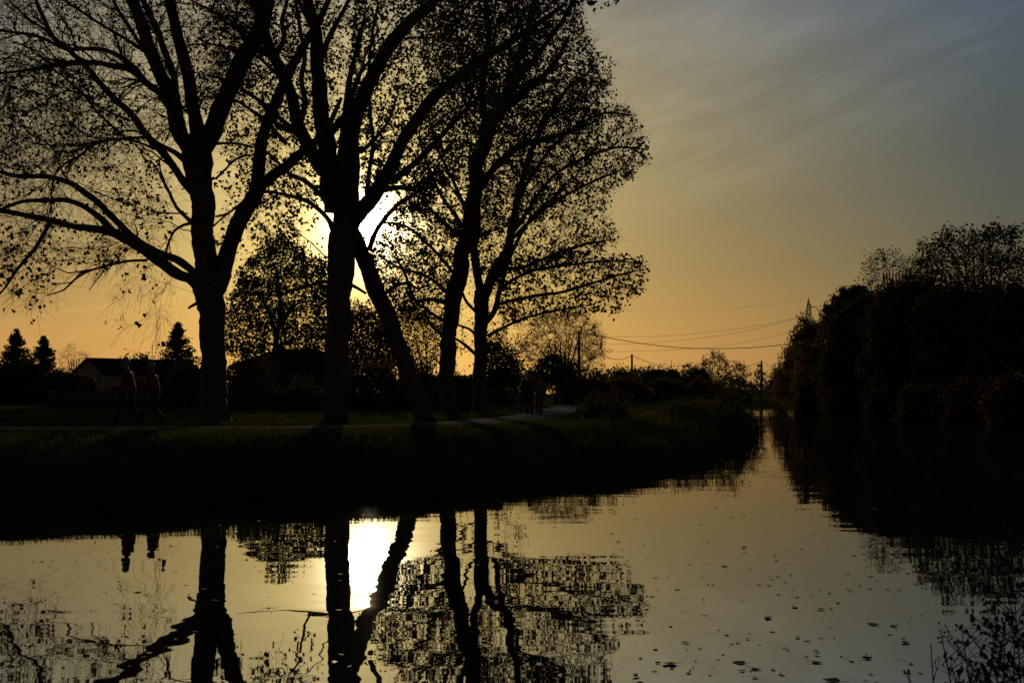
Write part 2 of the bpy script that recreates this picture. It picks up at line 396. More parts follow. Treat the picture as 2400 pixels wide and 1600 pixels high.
t.limb([(475, 665, 28), (458, 642, 20), (421, 612, 18), (379, 595, 17), (345, 578, 16), (326, 566, 15), (300, 545, 15), (268, 513, 15), (230, 475, 15), (203, 455, 15), (172, 432, 13), (134, 419, 12), (96, 413, 11), (40, 413, 10), (-20, 398, 8)], 0, 2.2)
t.limb([(118, 520, 11), (100, 552, 10), (80, 585, 9), (60, 608, 8), (35, 640, 7), (14, 672, 5), (-10, 700, 3)], -2, -2.8, main=False)
t.limb([(345, 610, 7), (298, 612, 6), (252, 622, 6), (210, 635, 5), (175, 655, 5), (150, 679, 4), (108, 693, 3)], -.6, -2.5, main=False)
t.limb([(210, 635, 4), (188, 640, 4), (165, 662, 3), (120, 664, 2)], -1.5, -3, main=False)
t.limb([(250, 623, 4), (232, 650, 3), (209, 679, 2)], -1.6, -2, main=False)
t.limb([(455, 527, 12), (435, 508, 10), (413, 485, 8), (398, 452, 7), (387, 434, 8)], 0, -.7, main=False)
t.limb([(453, 523, 9), (430, 528, 7), (410, 540, 6), (399, 560, 5), (390, 590, 3)], 0, -1.3, main=False)
t.limb([(470, 470, 22), (440, 440, 18), (413, 398, 18), (383, 360, 18), (345, 318, 17), (306, 268, 16), (268, 230, 15), (230, 191, 14), (207, 161, 13), (165, 122, 12), (126, 88, 11), (96, 31, 10), (80, -20, 8), (60, -120, 5)], 0, 2.6)
t.limb([(455, 395, 18), (420, 366, 14), (392, 348, 11), (365, 332, 8)], 0, .8, main=False)
t.limb([(337, 322, 7), (300, 325, 7), (245, 329, 7), (214, 344, 6), (184, 367, 6), (153, 383, 5), (126, 417, 4), (120, 470, 3)], 1.2, 0, main=False)
t.limb([(368, 350, 7), (335, 337, 6), (298, 325, 6), (268, 302, 6), (230, 264, 6), (199, 226, 5), (172, 199, 5), (126, 165, 4), (60, 130, 3)], 1.2, 3, main=False)
t.limb([(306, 283, 6), (268, 268, 5), (230, 249, 5), (199, 222, 4), (150, 215, 3), (90, 250, 2)], 1.5, 0, main=False)
t.limb([(398, 250, 20), (375, 218, 17), (344, 195, 16), (306, 165, 14), (268, 157, 13), (230, 149, 12), (184, 149, 10), (115, 157, 8), (57, 165, 7), (-20, 175, 5)], .5, -2.4)
t.limb([(344, 195, 12), (318, 161, 12), (283, 134, 11), (249, 119, 10), (199, 115, 10), (153, 115, 9), (96, 88, 8), (38, 77, 7), (-20, 70, 5)], -.3, 2.9)
t.limb([(372, 180, 12), (340, 120, 10), (300, 60, 9), (270, 10, 8), (240, -60, 5)], .8, 2.5)
t.limb([(352, 130, 10), (300, 95, 8), (240, 60, 7), (180, 20, 6), (120, -20, 5)], .8, 3, main=False)
t.limb([(420, 230, 8), (395, 150, 7), (360, 60, 6), (330, -20, 4)], 0, -3, main=False)
t.limb([(462, 710, 9), (450, 716, 7), (441, 723, 5)], 0, -.2, main=False, jit=.8)
t.limb([(518, 678, 16), (527, 673, 15), (530, 670, 6)], 0, 0, main=False)
for q in ([(505, 420, 6), (530, 395, 5), (560, 370, 5), (605, 362, 4)], [(505, 508, 5), (535, 500, 5), (570, 470, 4), (600, 440, 3)], [(500, 530, 5), (520, 512, 4), (560, 480, 4)],
          [(492, 340, 6), (530, 335, 6), (575, 340, 5), (610, 350, 4)], [(440, 500, 4), (400, 500, 4), (350, 495, 3), (300, 478, 2)]):
    t.limb(q, 0, rng.uniform(-1, 1), main=False)
polyA = [(-60, -150), (650, -150), (620, 60), (560, 190), (470, 250), (410, 330), (300, 340), (160, 380), (-60, 400)]
polyB = [(-60, 130), (180, 150), (330, 330), (430, 450), (400, 560), (280, 600), (130, 620), (90, 720), (-60, 640)]
t.grow(sample(polyA, 330, 30, 3.6), .013, batches=2, ang=2.2, mn=.7, rate=.019, segs=9, sides=5, wig=.022, gain=.6)
t.grow(sample(polyB, 100, 30, 3.2), .010, batches=2, ang=2.2, mn=.7, rate=.014, segs=9, sides=4, wig=.025, gain=.6)
t.grow(sample([(510, 430), (600, 300), (660, 200), (700, 330), (640, 430), (590, 540), (520, 600)], 30, 30, 2.0), .004, rate=.004, sides=4)
t.grow(sample(polyA, 1500, 30, 3.8), .008, rate=.006, sides=3, wig=.045, maxl=2.4)
t.grow(sample(polyB, 600, 30, 3.4), .006, rate=.006, sides=3, wig=.05, up=-.1, maxl=2.4)
t.grow(sample([(270, 600), (385, 600), (400, 700), (385, 790), (345, 760), (330, 690), (265, 690)], 24, 29.0, .7), .003, rate=.004, up=.5, sides=3, wig=.04)
t.grow(sample([(-20, 560), (90, 570), (100, 740), (60, 735), (-20, 700)], 26, 28.2, .6), .003, rate=.004, up=.5, sides=3, wig=.04)
t.grow([P(a, b, 29) for a, b in ((365, 806), (372, 770), (350, 700), (275, 700), (290, 750), (390, 745))], .003, up=.6, wig=.03)
t.twigs(6000, .85, .0075, poly=polyA, wig=.05, fwd=1.5)
t.twigs(3000, .7, .0065, droop=.35, poly=polyB, wig=.06)
t.twigs(420, .55, .006, droop=.6, poly=[(230, 560), (440, 560), (420, 820), (230, 760)])
t.twigs(900, .6, .0035, droop=.2, poly=[(500, 150), (760, 150), (760, 600), (500, 600)])
t.leaf(3200, .085, .12, 3, poly=polyA)
t.leaf(1900, .115, .15, 4, poly=polyB)
t.leaf(80, .12, .05, 2, poly=[(220, 590), (420, 590), (410, 830), (220, 760)], hang=.8)
t.leaf(80, .125, .06, 2, poly=[(-20, 570), (110, 570), (110, 760), (-20, 740)], hang=.8)
t.leaf(420, .12, .1, 4, poly=[(500, 250), (700, 250), (700, 600), (500, 600)])
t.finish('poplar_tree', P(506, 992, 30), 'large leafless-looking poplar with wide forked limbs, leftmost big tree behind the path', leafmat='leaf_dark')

# middle poplar, in front of the sun's left edge
t = Tree(30.5)
t.limb([(790, 1004, 74), (789, 985, 60), (789, 900, 56), (789, 800, 55), (790, 740, 56), (797, 680, 57), (800, 620, 62), (806, 560, 62), (807, 520, 60), (803, 478, 70), (798, 445, 88), (795, 415, 84), (796, 396, 46), (797, 380, 12)], 0, 0)
t.limb([(470, 1300, 90), (440, 1000, 108), (412, 800, 104), (392, 600, 94), (382, 400, 84), (370, 250, 75), (342, 100, 66), (312, -20, 58), (290, -200, 42), (270, -420, 22)], 0, -1.6, org=Z2)
t.limb([(797, 425, 40), (800, 370, 26), (806, 310, 20), (812, 240, 16), (826, 160, 12), (850, 60, 8)], 0, .4, main=True)
t.limb([(560, 1330, 80), (578, 1180, 86), (592, 1040, 78), (592, 900, 72), (605, 750, 78), (640, 650, 84), (700, 500, 84), (765, 370, 84), (850, 230, 82), (960, 120, 72), (1070, 30, 58), (1180, -80, 44), (1320, -250, 24)], 0, 1.5, org=Z2)
t.limb([(560, 1420, 90), (640, 1290, 96), (740, 1180, 92), (850, 960, 78), (940, 800, 72), (1040, 650, 68), (1150, 545, 62), (1300, 425, 56), (1420, 340, 50), (1568, 250, 42), (1720, 150, 32), (1900, 20, 20)], 0, -2.2, org=Z2)
t.limb([(790, 1160, 40), (880, 1150, 32), (960, 1155, 28), (1060, 1080, 20), (1150, 1040, 12)], -.3, -1.5, main=False, org=Z2)
t.limb([(840, 1110, 44), (960, 1010, 40), (1030, 940, 38), (1120, 850, 34), (1190, 770, 30), (1320, 640, 24), (1450, 560, 16)], -.3, .8, org=Z2)
t.limb([(690, 1530, 34), (740, 1410, 30), (830, 1290, 28), (900, 1230, 26), (970, 1190, 24), (1050, 1110, 18), (1120, 1000, 12)], 0, -2, org=Z2)
t.limb([(680, 1250, 34), (690, 1080, 30), (715, 900, 28), (705, 750, 24), (690, 500, 22), (700, 300, 18), (730, 100, 12)], .2, 2.4, org=Z2)
t.limb([(440, 830, 50), (500, 760, 44), (560, 680, 34), (600, 560, 26), (650, 430, 18)], -.4, -2, org=Z2)
t.limb([(395, 360, 40), (440, 250, 36), (500, 130, 30), (560, 20, 24), (620, -120, 14)], -.8, 1.4, org=Z2)
t.limb([(640, 930, 30), (720, 860, 26), (800, 760, 20), (850, 640, 16)], .5, 2.8, main=False, org=Z2)
t.limb([(375, 260, 30), (330, 150, 28), (270, 30, 24), (200, -100, 16)], -1, 1, org=Z2)
t.limb([(470, 1400, 40), (440, 1340, 30), (370, 1270, 28), (300, 1225, 26), (200, 1200, 22), (60, 1175, 18), (-20, 1210, 10)], 0, -2, org=Z2)
t.limb([(440, 1240, 44), (390, 1190, 32), (300, 1110, 30), (190, 1050, 24), (100, 960, 18), (0, 880, 12)], 0, 1.8, org=Z2)
t.limb([(400, 1060, 50), (330, 960, 40), (250, 820, 36), (140, 720, 28), (30, 620, 24), (-80, 560, 18), (-200, 510, 13)], 0, 2.5, org=Z2)
t.limb([(250, 820, 34), (130, 760, 30), (40, 640, 26), (-60, 560, 20), (-160, 500, 16), (-300, 460, 10)], -.5, 1.2, org=Z2)
t.limb([(1750, 880, 30), (1640, 750, 26), (1560, 690, 20), (1450, 620, 18), (1330, 600, 14), (1220, 590, 8)], 1.5, 2.5, main=False, org=Z1)
t.limb([(1760, 520, 26), (1660, 420, 22), (1560, 340, 20), (1400, 300, 16), (1280, 270, 14), (1130, 280, 8)], 1.5, 2.5, main=False, org=Z1)
t.limb([(1720, 400, 24), (1600, 240, 22), (1520, 200, 20), (1380, 110, 18), (1280, 60, 16), (1150, -10, 10)], 1.2, 2.5, main=False, org=Z1)
t.limb([(860, 343, 30), (780, 352, 26), (700, 375, 25), (600, 402, 24), (500, 440, 20), (400, 440, 18), (300, 428, 15), (200, 415, 12), (160, 416, 8)], 0, -1.5, main=False, org=Z5)
t.limb([(700, 372, 20), (665, 260, 19), (640, 160, 17), (560, 55, 14), (500, -10, 10)], -.6, -1.8, main=False, org=Z5)
t.limb([(1000, 365, 28), (1060, 395, 24), (1120, 430, 20)], 0, .6, main=False, org=Z5)
t.limb([(870, 190, 12), (800, 140, 10), (720, 60, 8), (640, 0, 6)], 0, -1, main=False, org=Z5)
p2r = [(850, -150), (1290, -150), (1290, 60), (1180, 260), (1060, 420), (980, 500), (900, 500), (850, 440), (820, 250)]
p2l = [(540, -150), (860, -150), (840, 250), (780, 380), (700, 560), (620, 560), (560, 400), (460, 250), (480, 60)]
t.grow(sample(p2r, 200, 30.5, 3.8), .009, batches=2, ang=2.2, mn=.7, rate=.012, sides=5, segs=7, wig=.03)
t.grow(sample(p2l, 180, 30.5, 3.6), .009, batches=2, ang=2.2, mn=.7, rate=.012, sides=5, segs=7, wig=.03)
t.grow(sample(p2r, 900, 30.5, 4), .007, rate=.006, sides=3, maxl=2.2)
t.grow(sample(p2l, 800, 30.5, 3.8), .007, rate=.006, sides=3, maxl=2.2)
t.grow(sample([(600, 440), (780, 440), (770, 620), (640, 620), (560, 560)], 45, 30, 1.6), .003, rate=.003, sides=3, maxl=2)
t.twigs(3000, .6, .006, poly=p2r); t.twigs(2800, .65, .006, poly=p2l); t.twigs(500, .4, .0035, poly=[(820, 440), (1010, 440), (940, 620), (830, 560)])
t.leaf(15000, .10, .09, 4, poly=p2r); t.leaf(5500, .10, .09, 4, poly=p2l)
t.leaf(420, .12, .1, 3, poly=[(560, 440), (775, 440), (770, 640), (560, 640)])
t.leaf(160, .11, .07, 3, poly=[(880, 430), (1020, 430), (960, 560), (870, 560)])
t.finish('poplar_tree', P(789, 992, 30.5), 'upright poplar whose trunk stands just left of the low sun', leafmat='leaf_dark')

# leaning poplar, passes behind the middle trunk
t = Tree(33.0)
t.limb([(1570, 1400, 190), (1550, 1350, 150), (1480, 1150, 128), (1400, 900, 124), (1300, 650, 124), (1200, 430, 124), (1130, 230, 118), (1070, 60, 108), (990, -110, 100), (900, -330, 95), (760, -560, 90), (650, -760, 88), (600, -900, 86),
        (560, -1050, 84), (520, -1160, 82), (440, -1320, 80), (372, -1500, 82), (330, -1650, 78), (300, -1800, 68), (260, -2050, 46), (230, -2300, 26)], 0, 1.5, org=Z5, main=True)
t.limb([(1235, 460, 40), (1280, 425, 30), (1340, 378, 28), (1420, 355, 26), (1500, 395, 20), (1560, 380, 12)], 0, -1.2, main=False, org=Z5)
t.limb([(200, 480, 50), (140, 380, 44), (60, 330, 36), (-40, 260, 30), (-120, 180, 24), (-220, 110, 16)], 1.0, 2.5, org=Z2)
t.limb([(270, 760, 40), (300, 620, 36), (280, 480, 34), (300, 340, 30), (270, 180, 26), (240, 0, 20), (210, -150, 12)], 1.0, -.5, org=Z2)
t.limb([(120, 340, 40), (170, 240, 34), (160, 130, 28), (190, 0, 22), (200, -160, 12)], 1.2, 3, org=Z2)
t.grow(sample([(520, -150), (760, -150), (740, 200), (640, 240), (540, 100)], 60, 34, 3), .006, sides=4, wig=.03)
t.grow(sample([(480, -150), (760, -150), (740, 250), (640, 280), (500, 100)], 260, 34, 3.2), .004, rate=.004, sides=3, maxl=2.2)
t.grow(sample([(840, 560), (1010, 560), (1040, 640), (940, 720), (890, 680)], 30, 33, 1.5), .004, rate=.004, sides=3, maxl=3)
t.twigs(1600, .6, .004)
t.leaf(5500, .11, .1, 4)
t.finish('poplar_tree', P(994, 990, 33), 'poplar with a trunk leaning left across the low sun', leafmat='leaf_dark')

# third poplar
t = Tree(38.0)
t.limb([(1049, 985, 52), (1050, 965, 42), (1049, 900, 38), (1049, 840, 38), (1051, 790, 36), (1056, 740, 36), (1063, 700, 40), (1078, 645, 40), (1085, 590, 38), (1096, 575, 46), (1102, 530, 44), (1109, 470, 36), (1116, 430, 34), (1118, 385, 33), (1140, 330, 26), (1166, 272, 23), (1200, 236, 19), (1255, 195, 16), (1300, 150, 12), (1330, 90, 8)], 0, -1)
t.limb([(1112, 445, 22), (1142, 416, 17), (1172, 380, 17), (1212, 347, 17), (1258, 330, 15), (1322, 314, 12), (1380, 290, 8)], 0, 1.5)
t.limb([(1118, 390, 24), (1140, 340, 24), (1160, 280, 22), (1190, 220, 20), (1215, 140, 17), (1240, 60, 15), (1260, -60, 12), (1270, -200, 7)], 0, 1.2)
t.limb([(1122, 370, 18), (1135, 290, 16), (1130, 200, 15), (1145, 100, 14), (1140, 0, 12), (1150, -130, 8)], 0, -2.5)
t.limb([(1160, 290, 15), (1220, 180, 13), (1290, 90, 11), (1340, 10, 9), (1370, -60, 6)], 0, -2)
t.limb([(1092, 540, 12), (1063, 500, 9), (1030, 450, 8), (1000, 383, 7), (980, 320, 5)], 0, -2, main=False)
t.limb([(1095, 500, 12), (1060, 420, 8), (1030, 360, 7), (1010, 290, 5)], 0, 2, main=False)
t.limb([(1090, 560, 10), (1050, 530, 8), (1000, 480, 6), (960, 440, 4)], 0, 2, main=False)
t.limb([(1060, 715, 13), (1032, 706, 11), (1005, 702, 10), (975, 704, 9), (960, 675, 8), (950, 640, 7), (930, 610, 5)], 0, -1.5, main=False)
t.limb([(1060, 700, 10), (1020, 660, 8), (980, 640, 7), (930, 625, 6), (890, 600, 5)], 0, 1.5, main=False)
t.limb([(1070, 650, 10), (1030, 600, 8), (990, 560, 7), (950, 530, 6), (900, 520, 4)], 0, 1.8, main=False)
t.limb([(1055, 760, 8), (1020, 740, 7), (985, 715, 6), (960, 708, 4)], 0, -1.8, main=False)
t.limb([(1052, 800, 8), (1020, 770, 6), (1000, 740, 5), (990, 700, 3)], 0, .9, main=False)
pt3 = [(960, -150), (1390, -150), (1366, 40), (1386, 110), (1440, 150), (1425, 200), (1400, 250), (1380, 400), (1260, 520), (1130, 560), (1060, 560), (960, 480), (1000, 250)]
pt3l = [(845, 540), (950, 470), (1080, 520), (1070, 700), (1040, 780), (960, 740), (880, 680), (850, 610)]
t.grow(sample(pt3, 300, 38, 4.5), .011, batches=2, ang=2.2, mn=.7, rate=.013, sides=5, segs=7, wig=.03)
t.grow(sample(pt3l, 90, 38, 3), .008, batches=2, ang=2.2, mn=.7, rate=.009, sides=4, wig=.04)
t.grow(sample(pt3, 1200, 38, 4.8), .007, rate=.006, sides=3, maxl=2.6)
t.grow(sample(pt3l, 420, 38, 3.3), .006, rate=.005, sides=3, maxl=2.4)
t.grow([P(a, b, 37) for a, b in ((1400, 4), (1432, 8), (1420, 14), (1448, 4))], .004)
t.twigs(6500, .6, .005, poly=pt3); t.twigs(2600, .5, .0045, poly=pt3l)
t.leaf(15000, .108, .10, 4, poly=pt3); t.leaf(4800, .095, .09, 4, poly=pt3l)
t.leaf(9500, .108, .10, 4, poly=[(1000, -150), (1380, -150), (1350, 60), (1400, 150), (1380, 260), (1200, 330), (1060, 260)])
t.leaf(40, .14, .08, 3, poly=[(1385, -30), (1460, -30), (1460, 30), (1385, 30)])
t.finish('poplar_tree', P(1049, 972, 38), 'densely leaved poplar with a slightly bowed trunk, right of the leaning trunk', leafmat='leaf_dark')

# fourth poplar
t = Tree(40.0)
t.limb([(1126, 982, 44), (1126, 960, 34), (1124, 870, 31), (1126, 810, 31), (1128, 745, 32), (1131, 705, 36), (1128, 680, 30)], 0, 0)
t.limb([(1131, 720, 26), (1122, 660, 19), (1113, 610, 20), (1108, 570, 18), (1100, 500, 15), (1110, 420, 12)], 0, 1.5)
t.limb([(1130, 710, 28), (1150, 655, 25), (1172, 620, 26), (1188, 585, 22), (1197, 550, 19), (1203, 520, 18), (1214, 459, 15), (1230, 402, 14), (1249, 344, 13), (1287, 268, 11), (1344, 191, 8)], 0, 1)
t.limb([(1137, 757, 14), (1158, 728, 13), (1172, 680, 12), (1182, 645, 10), (1200, 590, 9), (1240, 520, 8), (1300, 460, 6)], 0, -1.5, main=False)
t.limb([(1169, 712, 9), (1207, 703, 8), (1255, 693, 8), (1319, 684, 7), (1383, 665, 6), (1446, 646, 5), (1500, 632, 3)], 0, 1, main=False)
t.limb([(1175, 677, 8), (1207, 652, 8), (1255, 633, 7), (1340, 620, 6), (1420, 612, 5), (1490, 615, 3)], 0, -1.5, main=False)
t.limb([(1143, 786, 8), (1175, 770, 7), (1223, 748, 6), (1290, 730, 5), (1370, 715, 3)], 0, 2, main=False)
t.limb([(1188, 630, 10), (1223, 627, 9), (1290, 600, 7), (1360, 575, 6), (1440, 560, 3)], 0, 2, main=False)
t.limb([(1200, 560, 9), (1268, 497, 8), (1325, 459, 7), (1383, 429, 6), (1450, 400, 4)], 0, -2, main=False)
t.limb([(1200, 550, 9), (1290, 421, 8), (1383, 364, 7), (1470, 345, 5), (1512, 370, 3)], 0, 1, main=False)
t.limb([(1214, 459, 8), (1300, 340, 8), (1400, 270, 6), (1480, 270, 4)], .5, -2, main=False)
t.limb([(1118, 735, 8), (1090, 700, 7), (1070, 640, 5), (1050, 600, 3)], 0, -2, main=False)
t.limb([(1115, 830, 9), (1095, 812, 8), (1070, 795, 6), (1040, 785, 4)], 0, -2, main=False)
t.limb([(1120, 790, 8), (1098, 770, 6), (1075, 762, 5), (1040, 740, 3)], 0, 2, main=False)
pt4 = [(1150, 180), (1400, 180), (1450, 240), (1485, 275), (1512, 320), (1520, 372), (1478, 415), (1440, 445), (1412, 495), (1444, 530), (1444, 575), (1390, 590), (1240, 640), (1110, 640), (1110, 400)]
pt4r = [(1160, 620), (1300, 590), (1440, 600), (1512, 612), (1516, 650), (1500, 690), (1455, 700), (1450, 735), (1400, 725), (1320, 735), (1230, 750), (1170, 760)]
pt4l = [(1060, 600), (1160, 600), (1240, 760), (1230, 830), (1180, 850), (1140, 780), (1060, 850), (1040, 740)]
t.grow(sample(pt4, 220, 40, 4.6), .010, batches=2, ang=2.2, mn=.7, rate=.012, sides=4, segs=7, wig=.03)
t.grow(sample(pt4r, 80, 40, 3), .007, batches=2, ang=2.2, mn=.7, rate=.008, sides=4, segs=7, wig=.03)
t.grow(sample(pt4, 900, 40, 4.8), .007, rate=.006, sides=3, maxl=2.6)
t.grow(sample(pt4r, 330, 40, 3.2), .004, rate=.004, sides=3, maxl=2.2)
t.grow(sample(pt4l, 120, 40, 2.4), .004, rate=.004, sides=3, maxl=2.2)
t.twigs(4200, .6, .005, poly=pt4); t.twigs(1800, .45, .0045, poly=pt4r); t.twigs(900, .5, .0045, poly=pt4l)
t.leaf(9500, .11, .10, 4, poly=pt4); t.leaf(2800, .13, .12, 3, poly=pt4r); t.leaf(900, .10, .11, 4, poly=pt4l)
t.finish('poplar_tree', P(1126, 972, 40), 'poplar with a low forked trunk, rightmost of the five big trees', leafmat='leaf_dark')

# ------------------------------------------------------------------ smaller trees and bushes
def plant(name, label, poly, d, base, depth=1.5, stems=3, w=6, n1=30, n2=150, ntw=200, nleaf=1500, size=.08, per=4, lm='leaf_brown', cat='tree', group=None, limbs=(), spread=.12, core=0, coresize=.25, r=.006, simple=True, tl=.4, fwd=1.0, up=0.0):
    """outline poly in px; base X on the ground d metres away"""
    t = Tree(d); gz_ = LAND; by = HY + (CH - gz_) / d * F
    poly = np.array(poly, float); cx, cy = poly.mean(0)
    if limbs:
        for q in limbs: t.limb(q, 0, rng.uniform(-.4, .4), attach=False)
    else:
        for k in range(stems):
            tx = cx + (k - (stems - 1) / 2) * (np.ptp(poly[:, 0]) * .35 / max(1, stems - 1) if stems > 1 else 0)
            t.limb([(base + (k - (stems - 1) / 2) * w * .6, by + 2, w), ((base * 2 + tx) / 3, (by * 2 + cy) / 3, w * .7), (tx, cy, w * .4)], 0, rng.uniform(-.3, .3) * depth, attach=False)
    s_ = max(np.ptp(poly[:, 0]), 40) * .25
    if n1: t.grow(sample(poly, n1, d, depth, s_), r, rate=.008, sides=4, wig=.03, up=up)
    if n2: t.grow(sample(poly, n2, d, depth, s_), r * .8, rate=.005, sides=3, wig=.05, maxl=3.5, up=up)
    if ntw: t.twigs(ntw, tl, r * .6, fwd=fwd)
    if nleaf: t.leaf(nleaf, size, spread, per, simple=simple)
    if core: leaves(t.lf, sample(poly, core, d, depth, s_), coresize, 0, True)
    b = P(base, by, d)
    return t.finish(name, b, label, cat, group, leafmat=lm)
def z5(*a): return [(500 + x / 3.137, 550 + y / 3.137) for x, y in a]
def z6(*a): return [(1000 + x / 3.137, 550 + y / 3.137) for x, y in a]

plant('round_tree', 'small round leafy tree between the left poplar and the middle poplar',
      z5((90, 690), (160, 520), (225, 400), (240, 300), (290, 220), (390, 130), (450, 85), (560, 80), (640, 150), (700, 210), (790, 240), (840, 330), (830, 600), (820, 720), (760, 850), (640, 800), (560, 820), (480, 780), (420, 780), (330, 880), (200, 850), (100, 860)),
      140, 637, depth=6.5, n1=80, n2=560, ntw=2200, nleaf=15000, size=.48, per=8, lm='leaf_green', spread=.5, tl=1.1, r=.03,
      limbs=[[(637, 938, 18), (638, 900, 15), (645, 820, 14), (648, 785, 12)], [(648, 800, 10), (640, 760, 9), (625, 720, 7), (610, 690, 5)], [(648, 790, 10), (656, 750, 9), (655, 690, 8), (650, 630, 5)], [(650, 775, 8), (680, 730, 7), (710, 700, 4)], [(645, 810, 7), (620, 800, 6), (600, 790, 3)]])
plant('understorey_tree', 'brownish small tree between the middle poplar and the leaning trunk', z5((990, 620), (1050, 570), (1160, 580), (1260, 700), (1340, 860), (1330, 960), (1180, 980), (1000, 960)), 100, 868, depth=4, n1=40, n2=240, ntw=900, nleaf=9500, size=.3, per=6, lm='leaf_brown', spread=.4, tl=.8, r=.014)
plant('understorey_tree', 'thin twiggy small tree between the leaning trunk and the bowed poplar', z5((1280, 620), (1420, 540), (1560, 600), (1660, 700), (1660, 960), (1560, 1000), (1440, 980), (1340, 800)), 92, 1008, depth=4, n1=40, n2=280, ntw=1200, nleaf=6500, size=.22, per=5, lm='leaf_brown', spread=.35, tl=.7, r=.014)
plant('understorey_tree', 'leafy small tree just right of the low forked poplar', z6((440, 800), (520, 780), (600, 850), (660, 930), (690, 1040), (640, 1100), (450, 1100), (430, 950)), 60, 1162, depth=2, n1=30, n2=180, ntw=500, nleaf=4500, size=.17, per=5, lm='leaf_green', spread=.25, core=800)
# bare shrub behind the second couple
plant('pollard_willow', 'wide fan shaped almost bare willow beside the tallest utility pole',
      z6((730, 900), (690, 820), (740, 720), (780, 640), (860, 590), (960, 570), (1080, 560), (1180, 600), (1240, 680), (1290, 780), (1300, 860), (1230, 930), (1150, 1000), (1000, 1020), (850, 1010)),
      80, 1312, depth=2.6, stems=6, w=7, n1=170, n2=700, ntw=3200, nleaf=3000, size=.12, per=3, lm='leaf_brown', spread=.15, r=.02, tl=.8, fwd=2.2)
plant('ivy_bush', 'dark dense bush at the foot of the fan shaped willow', z6((840, 920), (900, 880), (980, 880), (1060, 930), (1090, 1030), (1060, 1110), (820, 1110), (760, 1040)), 79, 1305, depth=1.6, n1=10, n2=60, ntw=100, nleaf=2600, size=.2, cat='bush', lm='leaf_green', spread=.3, core=1800)
plant('thin_shrub', 'pale twiggy shrub right of the tallest utility pole', z6((1190, 1050), (1170, 960), (1220, 900), (1290, 930), (1320, 1000), (1310, 1060)), 95, 1398, depth=1.5, n1=20, n2=90, ntw=400, nleaf=300, size=.1, cat='shrub', r=.01, fwd=2, tl=.7)

def bush(label, poly, d, base=None, n=2500, size=.2, lm='leaf_green', core=1500, cs=.35, depth=1.6, name='bush', cat='bush', twg=150, group=None, n2=60):
    poly = np.array(poly, float); base = base or poly[:, 0].mean()
    return plant(name, label, poly, d, base, depth=depth, stems=3, w=4, n1=12, n2=n2, ntw=twg, nleaf=n, size=size, per=5, lm=lm, cat=cat, spread=size * 1.5, core=core, coresize=cs, r=.01, group=group)
def blob(x0, x1, ytop, ybot, seed=0, k=9, rag=.18):
    r_ = np.random.default_rng(seed + abs(int(x0))); a = np.linspace(0, math.pi, k)
    top = [((x0 + x1) / 2 - (x1 - x0) / 2 * math.cos(t_), ybot - (ybot - ytop) * (.45 + .55 * math.sin(t_)) * (1 - rag * r_.random())) for t_ in a]
    return [(x0, ybot)] + top + [(x1, ybot)]
G = 'bushes and hedges behind the path'
bush('low olive bush beside the base of the small round tree', blob(518, 640, 824, 975, 1), 50, n=2800, size=.14, cs=.2, core=2600, lm='leaf_brown', group=G)
bush('low dark bush left of the middle poplar trunk', blob(625, 770, 905, 976, 2), 48, n=2200, size=.13, cs=.2, core=2200, lm='leaf_green', group=G)
bush('tall brown bush right of the middle poplar trunk', blob(812, 935, 838, 976, 3), 50, n=3200, size=.14, cs=.2, core=3200, lm='leaf_brown', group=G)
bush('brown bush behind the base of the leaning trunk', blob(915, 1045, 862, 972, 4), 52, n=3000, size=.14, cs=.2, core=2800, lm='leaf_brown', group=G)
bush('bush seen between the bowed poplar and the forked poplar', blob(1040, 1130, 868, 962, 5), 58, n=2400, size=.15, cs=.22, core=2200, lm='leaf_brown', group=G)
bush('rounded bush left of the couple with the bicycle', blob(1125, 1245, 872, 948, 6), 72, n=2600, size=.2, cs=.28, core=2200, lm='leaf_green', group=G)
bush('dark hedge behind the walkers in red jackets', blob(355, 490, 858, 975, 7), 62, n=3600, size=.18, cs=.24, core=3000, lm='leaf_green', group=G)
bush('yellow green bush at the left side of the left poplar', blob(395, 480, 850, 960, 8), 56, n=2600, size=.16, cs=.22, core=1700, lm='leaf_brown', group=G)
bush('low hedge in front of the white gabled house', blob(180, 400, 896, 965, 9), 90, n=4200, size=.22, cs=.32, core=3400, lm='leaf_green', group=G)
bush('broad dark thicket at the far left edge under the two conifers', blob(-60, 110, 838, 965, 10), 88, n=4800, size=.24, cs=.34, core=4200, lm='leaf_green', group=G)
bush('dark thicket between the two conifers and the house', blob(80, 235, 858, 965, 11), 86, n=3800, size=.24, cs=.34, core=3600, lm='leaf_brown', group=G)
bush('foliage behind the ridge of the white gabled house', [(278, 850), (285, 832), (305, 824), (318, 838), (335, 830), (352, 838), (375, 838), (395, 850), (395, 870), (278, 870)], 150, n=420, size=.35, cs=.5, core=60, lm='leaf_brown')
